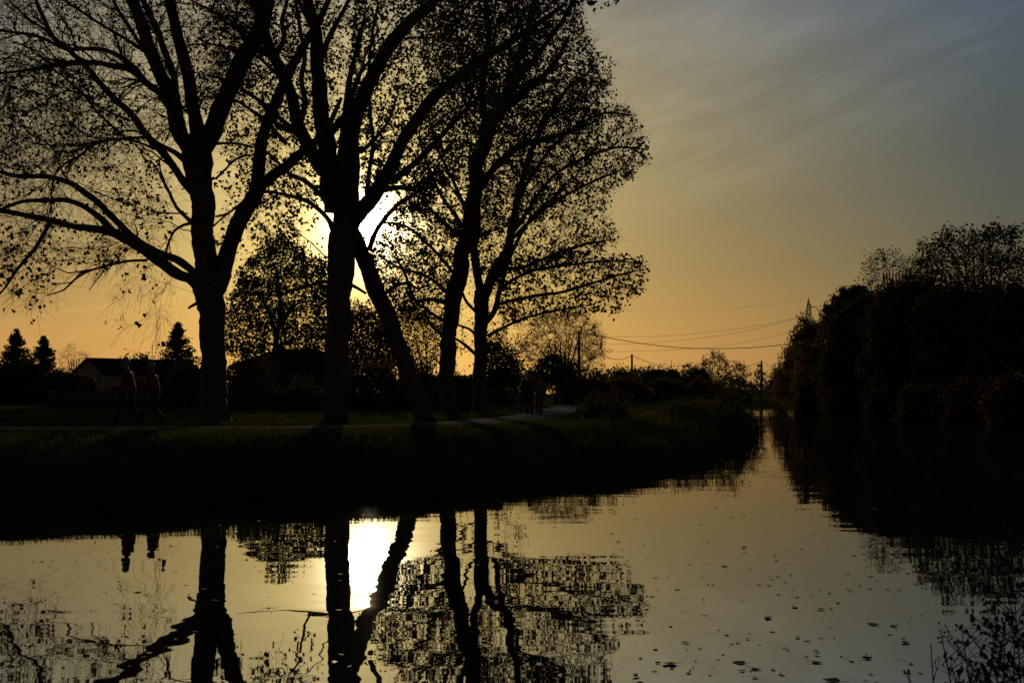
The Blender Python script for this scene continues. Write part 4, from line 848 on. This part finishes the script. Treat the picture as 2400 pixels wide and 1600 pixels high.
def person(label, loc, face, h, legs, arms, coat, trousers, hair, cap_=None, lean=0.0, longcoat=0.0, bulk=1.0, longhair=False, group=None):
    """facing +x before rotation; legs: (foot x, foot lift, knee x) left and right; arms: (elbow, hand) offsets"""
    s = h / 1.75
    e = empty('person', loc, label, 'person', group); e.rotation_euler = (0, 0, face); e.scale = (s, s, s)
    hip = np.array([0, 0, .92]); sh = np.array([lean * .5, 0, 1.43]); hd = sh + [.05 + lean * .1, 0, .22]
    body = MB(); co = MB(); tr = MB(); hr = MB(); so_l = []
    # head with face, neck, hands belong to the body
    ball(body, hd, (.095, .075, .115)); ball(body, hd + [.035, 0, -.05], (.065, .055, .07)); ball(body, hd + [.102, 0, -.012], (.018, .013, .024)); ball(body, hd + [.088, 0, .03], (.02, .05, .012))
    ball(body, hd + [.092, 0, -.062], (.012, .024, .008)); ball(body, hd + [.07, 0, -.1], (.03, .03, .02))
    for sy in (-1, 1): ball(body, hd + [-.005, sy * .078, -.005], (.02, .01, .032)); ball(body, hd + [.082, sy * .032, .012], (.012, .013, .009))
    chain(body, [sh + [0, 0, -.05], hd + [-.01, 0, -.06]], [.062, .055])
    flat(body, [hip, [0, 0, 1.12], sh + [0, 0, -.06]], [(.1, .14, .1), (.1, .13, .1), (.1, .15, .08)])
    flat(co, [hip + [0, 0, .0 - longcoat], hip + [0, 0, .12], sh + [-.01, 0, -.28], sh + [-.01, 0, -.1]], [(.145 * bulk, .185 * bulk, .08), (.145 * bulk, .175 * bulk, .1), (.145 * bulk, .185 * bulk, .1), (.115 * bulk, .17 * bulk, .08)])
    flat(co, [sh + [-.01, 0, -.08], sh + [.0, 0, .03]], [(.09, .12, .05), (.07, .07, .04)])
    flat(tr, [hip + [0, 0, .04], hip + [0, 0, -.08]], [(.12, .165, .08), (.12, .165, .08)])
    for sy, (fx, lift, kx) in zip((1, -1), legs):
        hp = hip + [0, sy * .09, -.05]; ft = np.array([fx, sy * .085, .085 + lift]); kn = np.array([kx, sy * .09, .5 + lift * .3])
        chain(body, [hp, kn, ft], [.08, .055, .04]); chain(tr, [hp, kn, ft + [0, 0, .02]], [.098, .073, .06])
        toe = .16 if lift < .04 else .12; dz = -.035 if lift < .04 else -.07
        so = MB(); so_l.append(so); ball(so, ft + [0, 0, -.035], (.05, .042, .045)); flat(so, [ft + [-.03, 0, -.04], ft + [toe * .6, 0, dz - .002], ft + [toe, 0, dz - .012]], [(.045, .042, .042), (.05, .045, .036), (.035, .036, .028)])
    for sy, (el, ha) in zip((1, -1), arms):
        s0 = sh + [-.01, sy * .185 * bulk, -.07]; E = s0 + np.array(el) * [1, sy, 1]; Hn = E + np.array(ha) * [1, sy, 1]
        chain(co, [s0, E, Hn], [.078 * bulk, .062 * bulk, .05 * bulk]); chain(body, [s0, E, Hn], [.05, .04, .03])
        dv = Hn - E; dv /= np.linalg.norm(dv); sd = np.array([0, 1.0, 0]) if abs(dv[1]) < .7 else np.array([1.0, 0, 0]); sd = np.cross(dv, np.cross(sd, dv)); nrm = np.cross(dv, sd)
        flat(body, [Hn + dv * .02, Hn + dv * .085], [(.034, .034, .034), (.036, .036, .03)], 7)
        fw = nrm * (1 if nrm[0] > 0 else -1)
        for i, fl in enumerate((.062, .075, .07, .052)):
            r0 = Hn + dv * .095 + fw * (.03 - i * .02); chain(body, [r0, r0 + dv * fl * .55 - sd * sy * .008, r0 + dv * fl * .9 - sd * sy * .03], [.0105, .0098, .0085], 6)
        t0 = Hn + dv * .03 + fw * .032; chain(body, [t0, t0 + dv * .035 + fw * .022, t0 + dv * .065 + fw * .02 - sd * sy * .015], [.0125, .0115, .0095], 6)
    b = body.build('body', M['skin'], e); remesh(b, .0085, 2)
    c_ = co.build('coat', M[coat], e); remesh(c_, .014, 4)
    t_ = tr.build('trousers', M[trousers], e); remesh(t_, .014, 4)
    for so in so_l: s_ = so.build('shoe', M['shoe'], e); remesh(s_, .009, 2)
    if cap_:
        k = MB(); ball(k, hd + [-.005, 0, .055], (.112, .092, .085)); flat(k, [hd + [.08, 0, .05], hd + [.15, 0, .035]], [(.05, .065, .012), (.03, .05, .01)]); q = k.build('cap', M[cap_], e); remesh(q, .009, 2)
    ball(hr, hd + [-.02, 0, .03], (.105, .09, .105)); ball(hr, hd + [-.045, 0, -.03], (.07, .08, .08))
    if longhair:
        ball(hr, hd + [-.03, .055, -.03], (.07, .045, .1)); ball(hr, hd + [-.03, -.055, -.03], (.07, .045, .1)); ball(hr, hd + [-.05, 0, -.07], (.06, .08, .07))
    q = hr.build('hair', M[hair], e); remesh(q, .009, 2)
    return e
gzf = lambda x, y: LAND + .012
x1 = P(303, 0, 25.3); x2 = P(357, 0, 25.6)
person('person in a red jacket striding ahead, nearer the house', (x1[0], 25.3, LAND + .025), math.pi, 1.76, [(.34, .0, .2), (-.32, .05, -.02)], [((-.12, .06, -.26), (.02, .03, -.25)), ((.14, .05, -.25), (.16, -.02, -.2))], 'red', 'trouser', 'greyhair', lean=.1, bulk=1.1, group='couple walking on the path')
person('person with bushy grey hair in a red jacket walking behind, nearer the left poplar', (x2[0], 25.7, LAND + .025), math.pi, 1.66, [(.3, .0, .2), (-.28, .05, .02)], [((-.13, .07, -.24), (.1, .02, -.22)), ((.1, .05, -.25), (.18, -.05, -.14))], 'red', 'trouser', 'greyhair', lean=.06, bulk=1.12, longhair=True, longcoat=.06, group='couple walking on the path')
p3 = P(1241, 0, 39.5); p4 = P(1264, 0, 39.0)
person('person in a maroon coat pushing a bicycle towards the camera', (p3[0], 39.5, LAND + .03), R(-90), 1.76, [(.14, 0, .1), (-.12, .02, .03)], [((.02, .05, -.27), (.12, .0, -.2)), ((.12, .1, -.24), (.26, .09, -.06))], 'dkred', 'rust', 'darkhair', bulk=1.18, longcoat=.1, group='couple with a bicycle')
person('person in a blue cap and long slate coat beside the bicycle couple partner', (p4[0], 39.1, LAND + .03), R(-96), 1.6, [(.1, 0, .08), (-.1, .02, .02)], [((.02, .06, -.26), (.06, .0, -.24)), ((.03, .07, -.26), (.08, -.02, -.23))], 'slate', 'rust', 'greyhair', cap_='bluecap', bulk=1.05, longcoat=.16, group='couple with a bicycle')

# bicycle, seen almost end on, left of the person in maroon
bx = P(1218, 0, 39.2)
e = empty('bicycle', (bx[0], 39.1, LAND + .03), 'dark bicycle being pushed beside the person in the maroon coat', 'bicycle'); e.rotation_euler = (0, 0, R(-100))
def wheel(x):
    a = np.linspace(0, 2 * math.pi, 37); p = np.stack([x + .33 * np.cos(a), np.zeros(37), .35 + .33 * np.sin(a)], 1)
    b = MB(); tubes(b, p, np.full(37, .019), 8); wo = b.build('wheel', M['rubber'], e)
    r_ = MB(); p2_ = np.stack([x + .305 * np.cos(a), np.zeros(37), .35 + .305 * np.sin(a)], 1); tubes(r_, p2_, np.full(37, .009), 6); r_.build('rim', M['steel'], wo)
    s_ = MB(); tubes(s_, [[x, -.04, .35], [x, .04, .35]], [.022, .022], 8)
    for k in range(18): t_ = k * math.pi / 9; seg(s_, (x, (-1) ** k * .03, .35), (x + .305 * math.cos(t_), 0, .35 + .305 * math.sin(t_)), .0016)
    s_.build('spokes', M['steel'], wo)
wheel(.52); wheel(-.52)
b = MB(); J = dict(bb=(-.08, 0, .30), st=(-.22, 0, .78), hd=(.30, 0, .86), hb=(.33, 0, .74), ra=(-.52, 0, .35), fa=(.52, 0, .35))
for p_, q_, r_ in (('bb', 'st', .016), ('st', 'hd', .015), ('bb', 'hb', .018), ('hd', 'hb', .02)): seg(b, J[p_], J[q_], r_)
for sy in (-.05, .05):
    for p_, q_ in (('bb', 'ra'), ('st', 'ra')): seg(b, J[p_], (J[q_][0], sy, J[q_][2]), .009)
    seg(b, (.33, sy, .72), (.52, sy, .35), .011)
b.build('frame', M['paint'], e)
hb = MB(); tubes(hb, spline([(.10, -.30, 1.0), (.22, -.24, 1.02), (.28, -.1, 1.0), (.29, 0, .98), (.28, .1, 1.0), (.22, .24, 1.02), (.10, .30, 1.0)], .05), np.full(len(spline([(.10, -.30, 1.0), (.22, -.24, 1.02), (.28, -.1, 1.0), (.29, 0, .98), (.28, .1, 1.0), (.22, .24, 1.02), (.10, .30, 1.0)], .05)), .012), 8); seg(hb, (.29, 0, .84), (.29, 0, .99), .014); ho = hb.build('handlebar', M['steel'], e)
sd_ = MB(); flat(sd_, [(-.36, 0, .93), (-.14, 0, .93)], [(.07, .085, .03), (.04, .022, .022)]); so_ = sd_.build('saddle', M['rubber'], e)
sp_ = MB(); seg(sp_, (-.22, 0, .76), (-.25, 0, .92), .013); sp_.build('seat_post', M['steel'], e)
cr = MB(); seg(cr, (-.08, -.07, .3), (-.08, .07, .3), .02); seg(cr, (-.08, .07, .3), (.02, .07, .17), .011); seg(cr, (-.08, -.07, .3), (-.18, -.07, .43), .011); box(cr, (.02, .12, .17), (.09, .08, .025)); box(cr, (-.18, -.12, .43), (.09, .08, .025)); cr.build('crank_and_pedals', M['steel'], e)

# ------------------------------------------------------------------ floating leaves
def leaf_mesh(seed, yellow=False):
    r_ = np.random.default_rng(seed); b = MB()
    a = np.array([[0, -.5], [.22, -.46], [.42, -.28], [.40, 0], [.24, .3], [0, .62], [-.24, .3], [-.40, 0], [-.42, -.28], [-.22, -.46]])
    cu = r_.uniform(.05, .45); z_ = cu * (a[:, 0] ** 2) * 1.2 + .15 * (a[:, 1] + .1) ** 2 * r_.uniform(-.5, 1.5)
    ring = np.stack([a[:, 0] * (1 - .2 * cu), a[:, 1], z_], 1); V = np.vstack([[[0, 0, .0]], ring])
    b.add(V, [[0, 1 + i, 1 + (i + 1) % 10] for i in range(10)])
    st = np.array([[0, -.48, .04], [r_.uniform(-.1, .1), -.8, .1], [r_.uniform(-.2, .2), -1.1, r_.uniform(.02, .2)]]); tubes(b, st, [.02, .016, .012], 4)
    return b
protos = []
for k in range(6):
    o = leaf_mesh(100 + k).build('floating_leaf', M['float_leaf'] if k else M['float_yellow'], smooth=False); protos.append(o)
spots = [(1396, 1340, .9), (1745, 1282, 1.3), (2045, 1463, 1.5), (2094, 1467, 1.3), (2122, 1506, 1.3), (1800, 1448, 1.4), (1863, 1423, 1.1), (1732, 1553, 1.5), (1925, 1428, 1.2), (2033, 1543, 1.2), (1950, 1596, 1.7), (1772, 1568, 1.1), (1678, 1190, 1.0),
         (1745, 1209, 1.0), (1805, 1193, .9), (1890, 1191, .9), (1718, 1212, .9), (1697, 1328, 1.2), (1820, 1313, .9), (1570, 1556, 1.6), (1610, 1506, .8), (2248, 1505, 1.1), (1812, 1206, .8), (1905, 1208, .8), (1642, 1230, .9),
         (1350, 1218, .8), (1315, 1186, .8), (1400, 1183, .7), (1493, 1216, .9), (1433, 1251, 1), (1450, 1270, 1), (1208, 1279, 1), (98, 1316, .9), (78, 1317, .7), (400, 1280, 1), (1205, 1412, .9), (1915, 1553, 1.2), (2040, 1350, .9), (2210, 1375, .8), (1990, 1345, .8)]
r2 = np.random.default_rng(5)
spots = [q for q in spots if inside(SH, np.array([(q[0] - HX) / F * CH * F / (q[1] - HY)]), np.array([CH * F / (q[1] - HY)]))[0]]
drift = [(r2.uniform(1300, 2200), r2.uniform(1180, 1590), r2.uniform(40, 170), r2.uniform(-.08, .12)) for _ in range(16)]
while len(spots) < 165:
    X_ = r2.uniform(1250, 2250) if r2.random() < .85 else r2.uniform(20, 1250); Y_ = 1150 + 450 * r2.random() ** 1.1
    if r2.random() < .6:
        q = drift[int(r2.integers(0, 16))]; t_ = r2.normal(); X_ = q[0] + t_ * q[2]; Y_ = q[1] + t_ * q[2] * q[3] + r2.normal() * 7
    if (X_ > 2100 and Y_ < 1250) or Y_ > 1598 or Y_ < 1150: continue
    if not inside(SH, np.array([(X_ - HX) / F * CH * F / (Y_ - HY)]), np.array([CH * F / (Y_ - HY)]))[0]: continue
    spots.append((X_, Y_, r2.uniform(.35, .8)))
names = {1: 'curled dark leaf floating alone below the river bend', 2: 'upright folded leaf floating left of a pair near the weeds', 3: 'leaf with a long stem floating closest to the folded one', 5: 'round dark leaf with its stem pointing left, mid river',
         7: 'curled leaf with a raised stem near the bottom of the photo', 10: 'yellow leaf floating at the very bottom of the photo', 0: 'dark leaf floating at the right rim of the tree reflection'}
for k, (X_, Y_, s_) in enumerate(spots):
    d_ = CH * F / (Y_ - HY); src = protos[0] if k == 10 else protos[1 + k % 5]
    if k in (10,): o = src
    elif k < 6 and k >= 1: o = protos[k] if protos[k].location.length == 0 else src.copy()
    else: o = src.copy()
    if o.name not in COL.objects: COL.objects.link(o)
    o.location = ((X_ - HX) / F * d_, d_, .004); z_ = .056 * s_; o.scale = (z_, z_, z_); o.rotation_euler = (0, r2.uniform(-.15, .15), r2.uniform(0, 6.28))
    tag(o, names.get(k, 'small dark fallen leaf floating flat on the calm water'), 'leaf', 'fallen leaves floating on the water')
for o in protos:
    if o.location.length == 0: bpy.data.objects.remove(o)
db = MB(); n = 480; Y_ = 1120 + 480 * rng.random(n) ** 1.2; X_ = np.where(rng.random(n) < .7, rng.uniform(1200, 2400, n), rng.uniform(0, 1200, n)); d_ = CH * F / (Y_ - HY)
c = np.stack([(X_ - HX) / F * d_, d_, np.full(n, .003)], 1); k = inside(SH, c[:, 0], c[:, 1]); c = c[k]; n = len(c)
a = rng.uniform(0, 6.28, n); l = rng.uniform(.004, .035, n); u = np.stack([np.cos(a), np.sin(a), 0 * a], 1) * l[:, None]; v = np.stack([-np.sin(a), np.cos(a), 0 * a], 1) * (l * rng.uniform(.15, .6, n))[:, None]
db.add(np.stack([c - u, c - v, c + u, c + v], 1), np.arange(n)[:, None] * 4 + np.arange(4))
tag(db.build('floating_debris', M['float_leaf'], smooth=False), 'specks of seed fluff and bark drifting on the water', 'debris', kind='stuff')

# ------------------------------------------------------------------ seed-head weeds in the near right corner
def weed(label, X, d, Ytop, n, seed, lean=0.0, head=.012):
    r_ = np.random.default_rng(seed); bx_ = (X - HX) / F * d; zb = gz(bx_, d); top = CH + (HY - Ytop) / F * d; h = top - zb
    e = empty('seed_head_weed', (bx_, d, zb), label, 'plant', 'dry weeds on the near bank')
    b = MB(); hd = MB(); main = spline([(0, 0, -.03), (lean * h * .3, 0, h * .45), (lean * h, r_.uniform(-.05, .05), h)], .04)
    tubes(b, main, np.linspace(.006, .0022, len(main)), 5); tips = [main[-1]]
    for k in range(n):
        i = int(len(main) * r_.uniform(.3, .95)); a = r_.uniform(0, 2 * math.pi); l = h * r_.uniform(.15, .4)
        v = np.array([math.cos(a) * .8, math.sin(a) * .5, r_.uniform(.35, 1)]); q = spline([main[i], main[i] + v * l * .5, main[i] + v * l * [1, 1, 1.05]], .03)
        tubes(b, q, np.linspace(.003, .0015, len(q)), 4); tips.append(q[-1])
        for j in range(2):
            t0 = q[int(len(q) * r_.uniform(.4, .8))]; w_ = v + r_.normal(size=3) * .6; q2 = np.array([t0, t0 + w_ * l * .2, t0 + w_ * l * .34]); tubes(b, q2, [.0014, .0012, .001], 4); tips.append(q2[-1])
    for p_ in tips:
        s_ = head * r_.uniform(.5, 1.2); q = MB(); ball(q, p_, (s_ * .55, s_ * .55, s_ * .8), 5); q.build('seed_head', M['twig'], e)
    leaves(hd, np.array(tips) + r_.normal(size=(len(tips), 3)) * .006, head * 2.0, 0, True)
    b.build('stem', M['twig'], e); hd.build('leaves', M['twig'], e)
wl = ['tall branching seed-head weed, highest of the near clump', 'slender weed with three seed heads, leftmost of the near clump', 'leaning branched weed left of the tall one', 'short weed with drooping heads at the left foot of the clump',
      'bushy dark weed at the right edge of the photo', 'branched weed between the tall one and the right edge', 'thick-leaved weed low in the bottom right corner', 'wiry weed crossing behind the tall one', 'arching twiggy stem at the right edge above the others', 'small weed in the gap of the near clump', 'dense leafy weed second from the right edge', 'dense leafy weed half cut by the right edge low down', 'short weed with crossing stems at the bottom edge of the photo']
for k, (X_, d_, Y_, n_, ln) in enumerate([(2300, 4.6, 1430, 9, .12), (2198, 4.5, 1508, 3, -.06), (2250, 4.55, 1480, 8, -.12), (2150, 4.4, 1576, 4, -.1), (2398, 4.7, 1395, 16, -.05), (2345, 4.6, 1450, 12, .05), (2330, 4.4, 1545, 14, 0), (2285, 4.9, 1470, 7, -.1), (2440, 4.8, 1345, 18, -.22), (2225, 4.4, 1555, 5, .08), (2372, 4.3, 1470, 20, .02), (2405, 4.5, 1500, 22, -.04), (2262, 4.25, 1560, 9, .06)]):
    weed(wl[k], X_, d_, Y_, n_, 300 + k, ln, .010 if k not in (4, 6, 8, 10, 11) else .017)
ng = MB(); x = rng.uniform(1.6, 3.2, 900); y = rng.uniform(3.9, 4.9, 900); ins = inside(SH, x, y); x, y = x[~ins], y[~ins]
blades(ng, x, y, height(x[None], y[None])[0], rng.uniform(.15, .5, len(x)) * np.clip((x - 1.4) / 1.2, .2, 1), np.full(len(x), .006))
tag(ng.build('near_grass', M['weed'], smooth=False), 'thin dry grass blades around the near seed-head weeds', 'grass', kind='stuff')

# ------------------------------------------------------------------ sun, sky, camera
sv = Vector(((865 - HX) / F, 1, (HY - 531) / F)).normalized()
elev = math.asin(sv.z); azi = math.atan2(sv.x, sv.y)
ld = bpy.data.lights.new('sun', 'SUN'); ld.energy = 2.0; ld.angle = R(.55); ld.color = (1, .72, .42)
lo = bpy.data.objects.new('sun', ld); COL.objects.link(lo); lo.rotation_euler = sv.to_track_quat('Z', 'Y').to_euler(); lo.location = sv * 100

wld = bpy.data.worlds.new('World'); sc.world = wld; wld.use_nodes = True; nt = wld.node_tree; N = nt.nodes; L = nt.links; N.clear()
out = N.new('ShaderNodeOutputWorld'); bg = N.new('ShaderNodeBackground'); L.new(bg.outputs[0], out.inputs[0]); bg.inputs[1].default_value = 1
tc = N.new('ShaderNodeTexCoord'); nv = N.new('ShaderNodeVectorMath'); nv.operation = 'NORMALIZE'; L.new(tc.outputs['Generated'], nv.inputs[0])
sx = N.new('ShaderNodeSeparateXYZ'); L.new(nv.outputs[0], sx.inputs[0])
DEG = 180 / math.pi
el = mth('MULTIPLY', mth('ARCSINE', sx.outputs[2]), DEG)
dt = N.new('ShaderNodeVectorMath'); dt.operation = 'DOT_PRODUCT'; L.new(nv.outputs[0], dt.inputs[0]); dt.inputs[1].default_value = sv
th = mth('MULTIPLY', mth('ARCCOSINE', mth('MINIMUM', dt.outputs['Value'], 1.0)), DEG)
def ramp(fac, lo_, hi_, stops):
    mr = N.new('ShaderNodeMapRange'); mr.inputs[1].default_value = lo_; mr.inputs[2].default_value = hi_; L.new(fac, mr.inputs[0])
    r_ = N.new('ShaderNodeValToRGB'); L.new(mr.outputs[0], r_.inputs[0]); cr_ = r_.color_ramp
    while len(cr_.elements) > 1: cr_.elements.remove(cr_.elements[-1])
    for k, (p_, c_) in enumerate(stops):
        q = (p_ - lo_) / (hi_ - lo_)
        el_ = cr_.elements[0] if k == 0 else cr_.elements.new(q)
        el_.position = q; el_.color = (*c_, 1)
    return r_.outputs[0]
def cm(op, a, b, fac=1.0):
    n = N.new('ShaderNodeMix'); n.data_type = 'RGBA'; n.blend_type = op; n.inputs[0].default_value = fac
    for k, v in ((6, a), (7, b)):
        if isinstance(v, tuple): n.inputs[k].default_value = (*v, 1)
        else: L.new(v, n.inputs[k])
    return n.outputs[2]
SKY_E = [(0, (.60, .28, .072)), (2, (.57, .27, .072)), (4, (.46, .243, .070)), (7, (.315, .205, .080)), (10, (.25, .188, .096)), (14, (.205, .178, .112)), (18, (.188, .174, .134)), (22, (.16, .164, .156)), (35, (.09, .108, .13)), (90, (.08, .09, .12))]
SKY_T = [(0, (1.0, 1.0, 1.0)), (12, (1.0, 1.0, 1.0)), (17, (.92, .95, 1.0)), (22, (.82, .88, 1.0)), (28, (.60, .74, .97)), (34, (.39, .56, .90)), (45, (.34, .42, .62)), (70, (.28, .33, .45)), (180, (.22, .25, .32))]
base = cm('MULTIPLY', ramp(el, 0, 90, SKY_E), ramp(th, 0, 180, SKY_T))
def expo(a, s): return mth('MULTIPLY', mth('EXPONENT', mth('DIVIDE', mth('MULTIPLY', th, -1.0), s)), a)
def tint(v, c):
    n = N.new('ShaderNodeVectorMath'); n.operation = 'SCALE'; n.inputs[0].default_value = c; L.new(v, n.inputs['Scale']); return n.outputs[0]
g1 = tint(expo(24.0, .85), (1, .82, .5)); g2 = tint(expo(1.35, 6.8), (1, .715, .19))
disc = N.new('ShaderNodeMapRange'); disc.interpolation_type = 'SMOOTHSTEP'; disc.inputs[1].default_value = .75; disc.inputs[2].default_value = .35; disc.inputs[3].default_value = 0; disc.inputs[4].default_value = 40; L.new(th, disc.inputs[0])
g3 = tint(disc.outputs[0], (1, .9, .7))
# thin cirrus drawn on the sky by direction
azd = mth('MULTIPLY', mth('ARCTAN2', sx.outputs[0], sx.outputs[1]), DEG)
cu_ = mth('ADD', mth('MULTIPLY', azd, .968), mth('MULTIPLY', el, .25)); cv_ = mth('SUBTRACT', mth('MULTIPLY', el, .968), mth('MULTIPLY', azd, .25))
def cirrus(su, sv_, det, dist, lo_, hi_, seed):
    cx = N.new('ShaderNodeCombineXYZ'); L.new(mth('MULTIPLY', cu_, su), cx.inputs[0]); L.new(mth('MULTIPLY', cv_, sv_), cx.inputs[1]); cx.inputs[2].default_value = seed
    cn = N.new('ShaderNodeTexNoise'); cn.inputs['Scale'].default_value = 1; cn.inputs['Detail'].default_value = det; cn.inputs['Roughness'].default_value = .5; cn.inputs['Distortion'].default_value = dist; L.new(cx.outputs[0], cn.inputs[0])
    mr = N.new('ShaderNodeMapRange'); mr.interpolation_type = 'SMOOTHSTEP'; mr.inputs[1].default_value = lo_; mr.inputs[2].default_value = hi_; L.new(cn.outputs['Fac'], mr.inputs[0]); return mr.outputs[0]
edge = N.new('ShaderNodeMapRange'); edge.interpolation_type = 'SMOOTHSTEP'; edge.inputs[1].default_value = 7.0; edge.inputs[2].default_value = 12.0
L.new(mth('ADD', cv_, mth('MULTIPLY', cirrus(.09, .25, 2, .3, .2, .8, 3.1), 2.5)), edge.inputs[0])
veil = mth('MULTIPLY', edge.outputs[0], mth('ADD', mth('MULTIPLY', cirrus(.055, .24, 5, .9, .35, .72, 7.7), .27), mth('MULTIPLY', cirrus(.14, .8, 6, 1.6, .42, .75, 1.3), .13)))
cl = mth('ADD', mth('ADD', veil, mth('MULTIPLY', cirrus(.05, .9, 3, .4, .60, .8, 5.0), .10)), .95)
clr0 = N.new('ShaderNodeVectorMath'); clr0.operation = 'SCALE'; L.new(base, clr0.inputs[0]); L.new(cl, clr0.inputs['Scale'])
wh = N.new('ShaderNodeVectorMath'); wh.operation = 'SCALE'; wh.inputs[0].default_value = (.012, .009, .010); L.new(veil, wh.inputs['Scale'])
clr = N.new('ShaderNodeVectorMath'); clr.operation = 'ADD'; L.new(clr0.outputs[0], clr.inputs[0]); L.new(wh.outputs[0], clr.inputs[1])
sky = N.new('ShaderNodeTexSky'); sky.sky_type = 'NISHITA'; sky.sun_disc = False; sky.sun_elevation = elev; sky.sun_rotation = azi; sky.dust_density = 3; sky.air_density = 1.5
ns = N.new('ShaderNodeVectorMath'); ns.operation = 'SCALE'; L.new(sky.outputs[0], ns.inputs[0]); ns.inputs['Scale'].default_value = .0008
acc = clr.outputs[0]
for q in (g1, g2, g3, ns.outputs[0]):
    n = N.new('ShaderNodeVectorMath'); n.operation = 'ADD'; L.new(acc, n.inputs[0]); L.new(q, n.inputs[1]); acc = n.outputs[0]
L.new(acc, bg.inputs[0])
wld.cycles.sampling_method = 'MANUAL'; wld.cycles.sample_map_resolution = 2048

cd = bpy.data.cameras.new('camera'); cam = bpy.data.objects.new('camera', cd); COL.objects.link(cam); sc.camera = cam
cam.location = (0, 0, CH); cam.rotation_euler = (R(90), 0, 0); cd.sensor_width = 36; cd.lens = F / 2400 * 36; cd.shift_y = (HY - 800) / 2400
cd.clip_end = 8000; cd.clip_start = .05
cd.dof.use_dof = True; cd.dof.focus_distance = 32; cd.dof.aperture_fstop = 5.6
sc.view_settings.view_transform = 'Standard'; sc.view_settings.look = 'None'; sc.view_settings.exposure = 0; sc.view_settings.gamma = 1
sc.cycles.max_bounces = 6; sc.cycles.diffuse_bounces = 1; sc.cycles.glossy_bounces = 2; sc.cycles.transmission_bounces = 2
sc.cycles.sample_clamp_indirect = 6
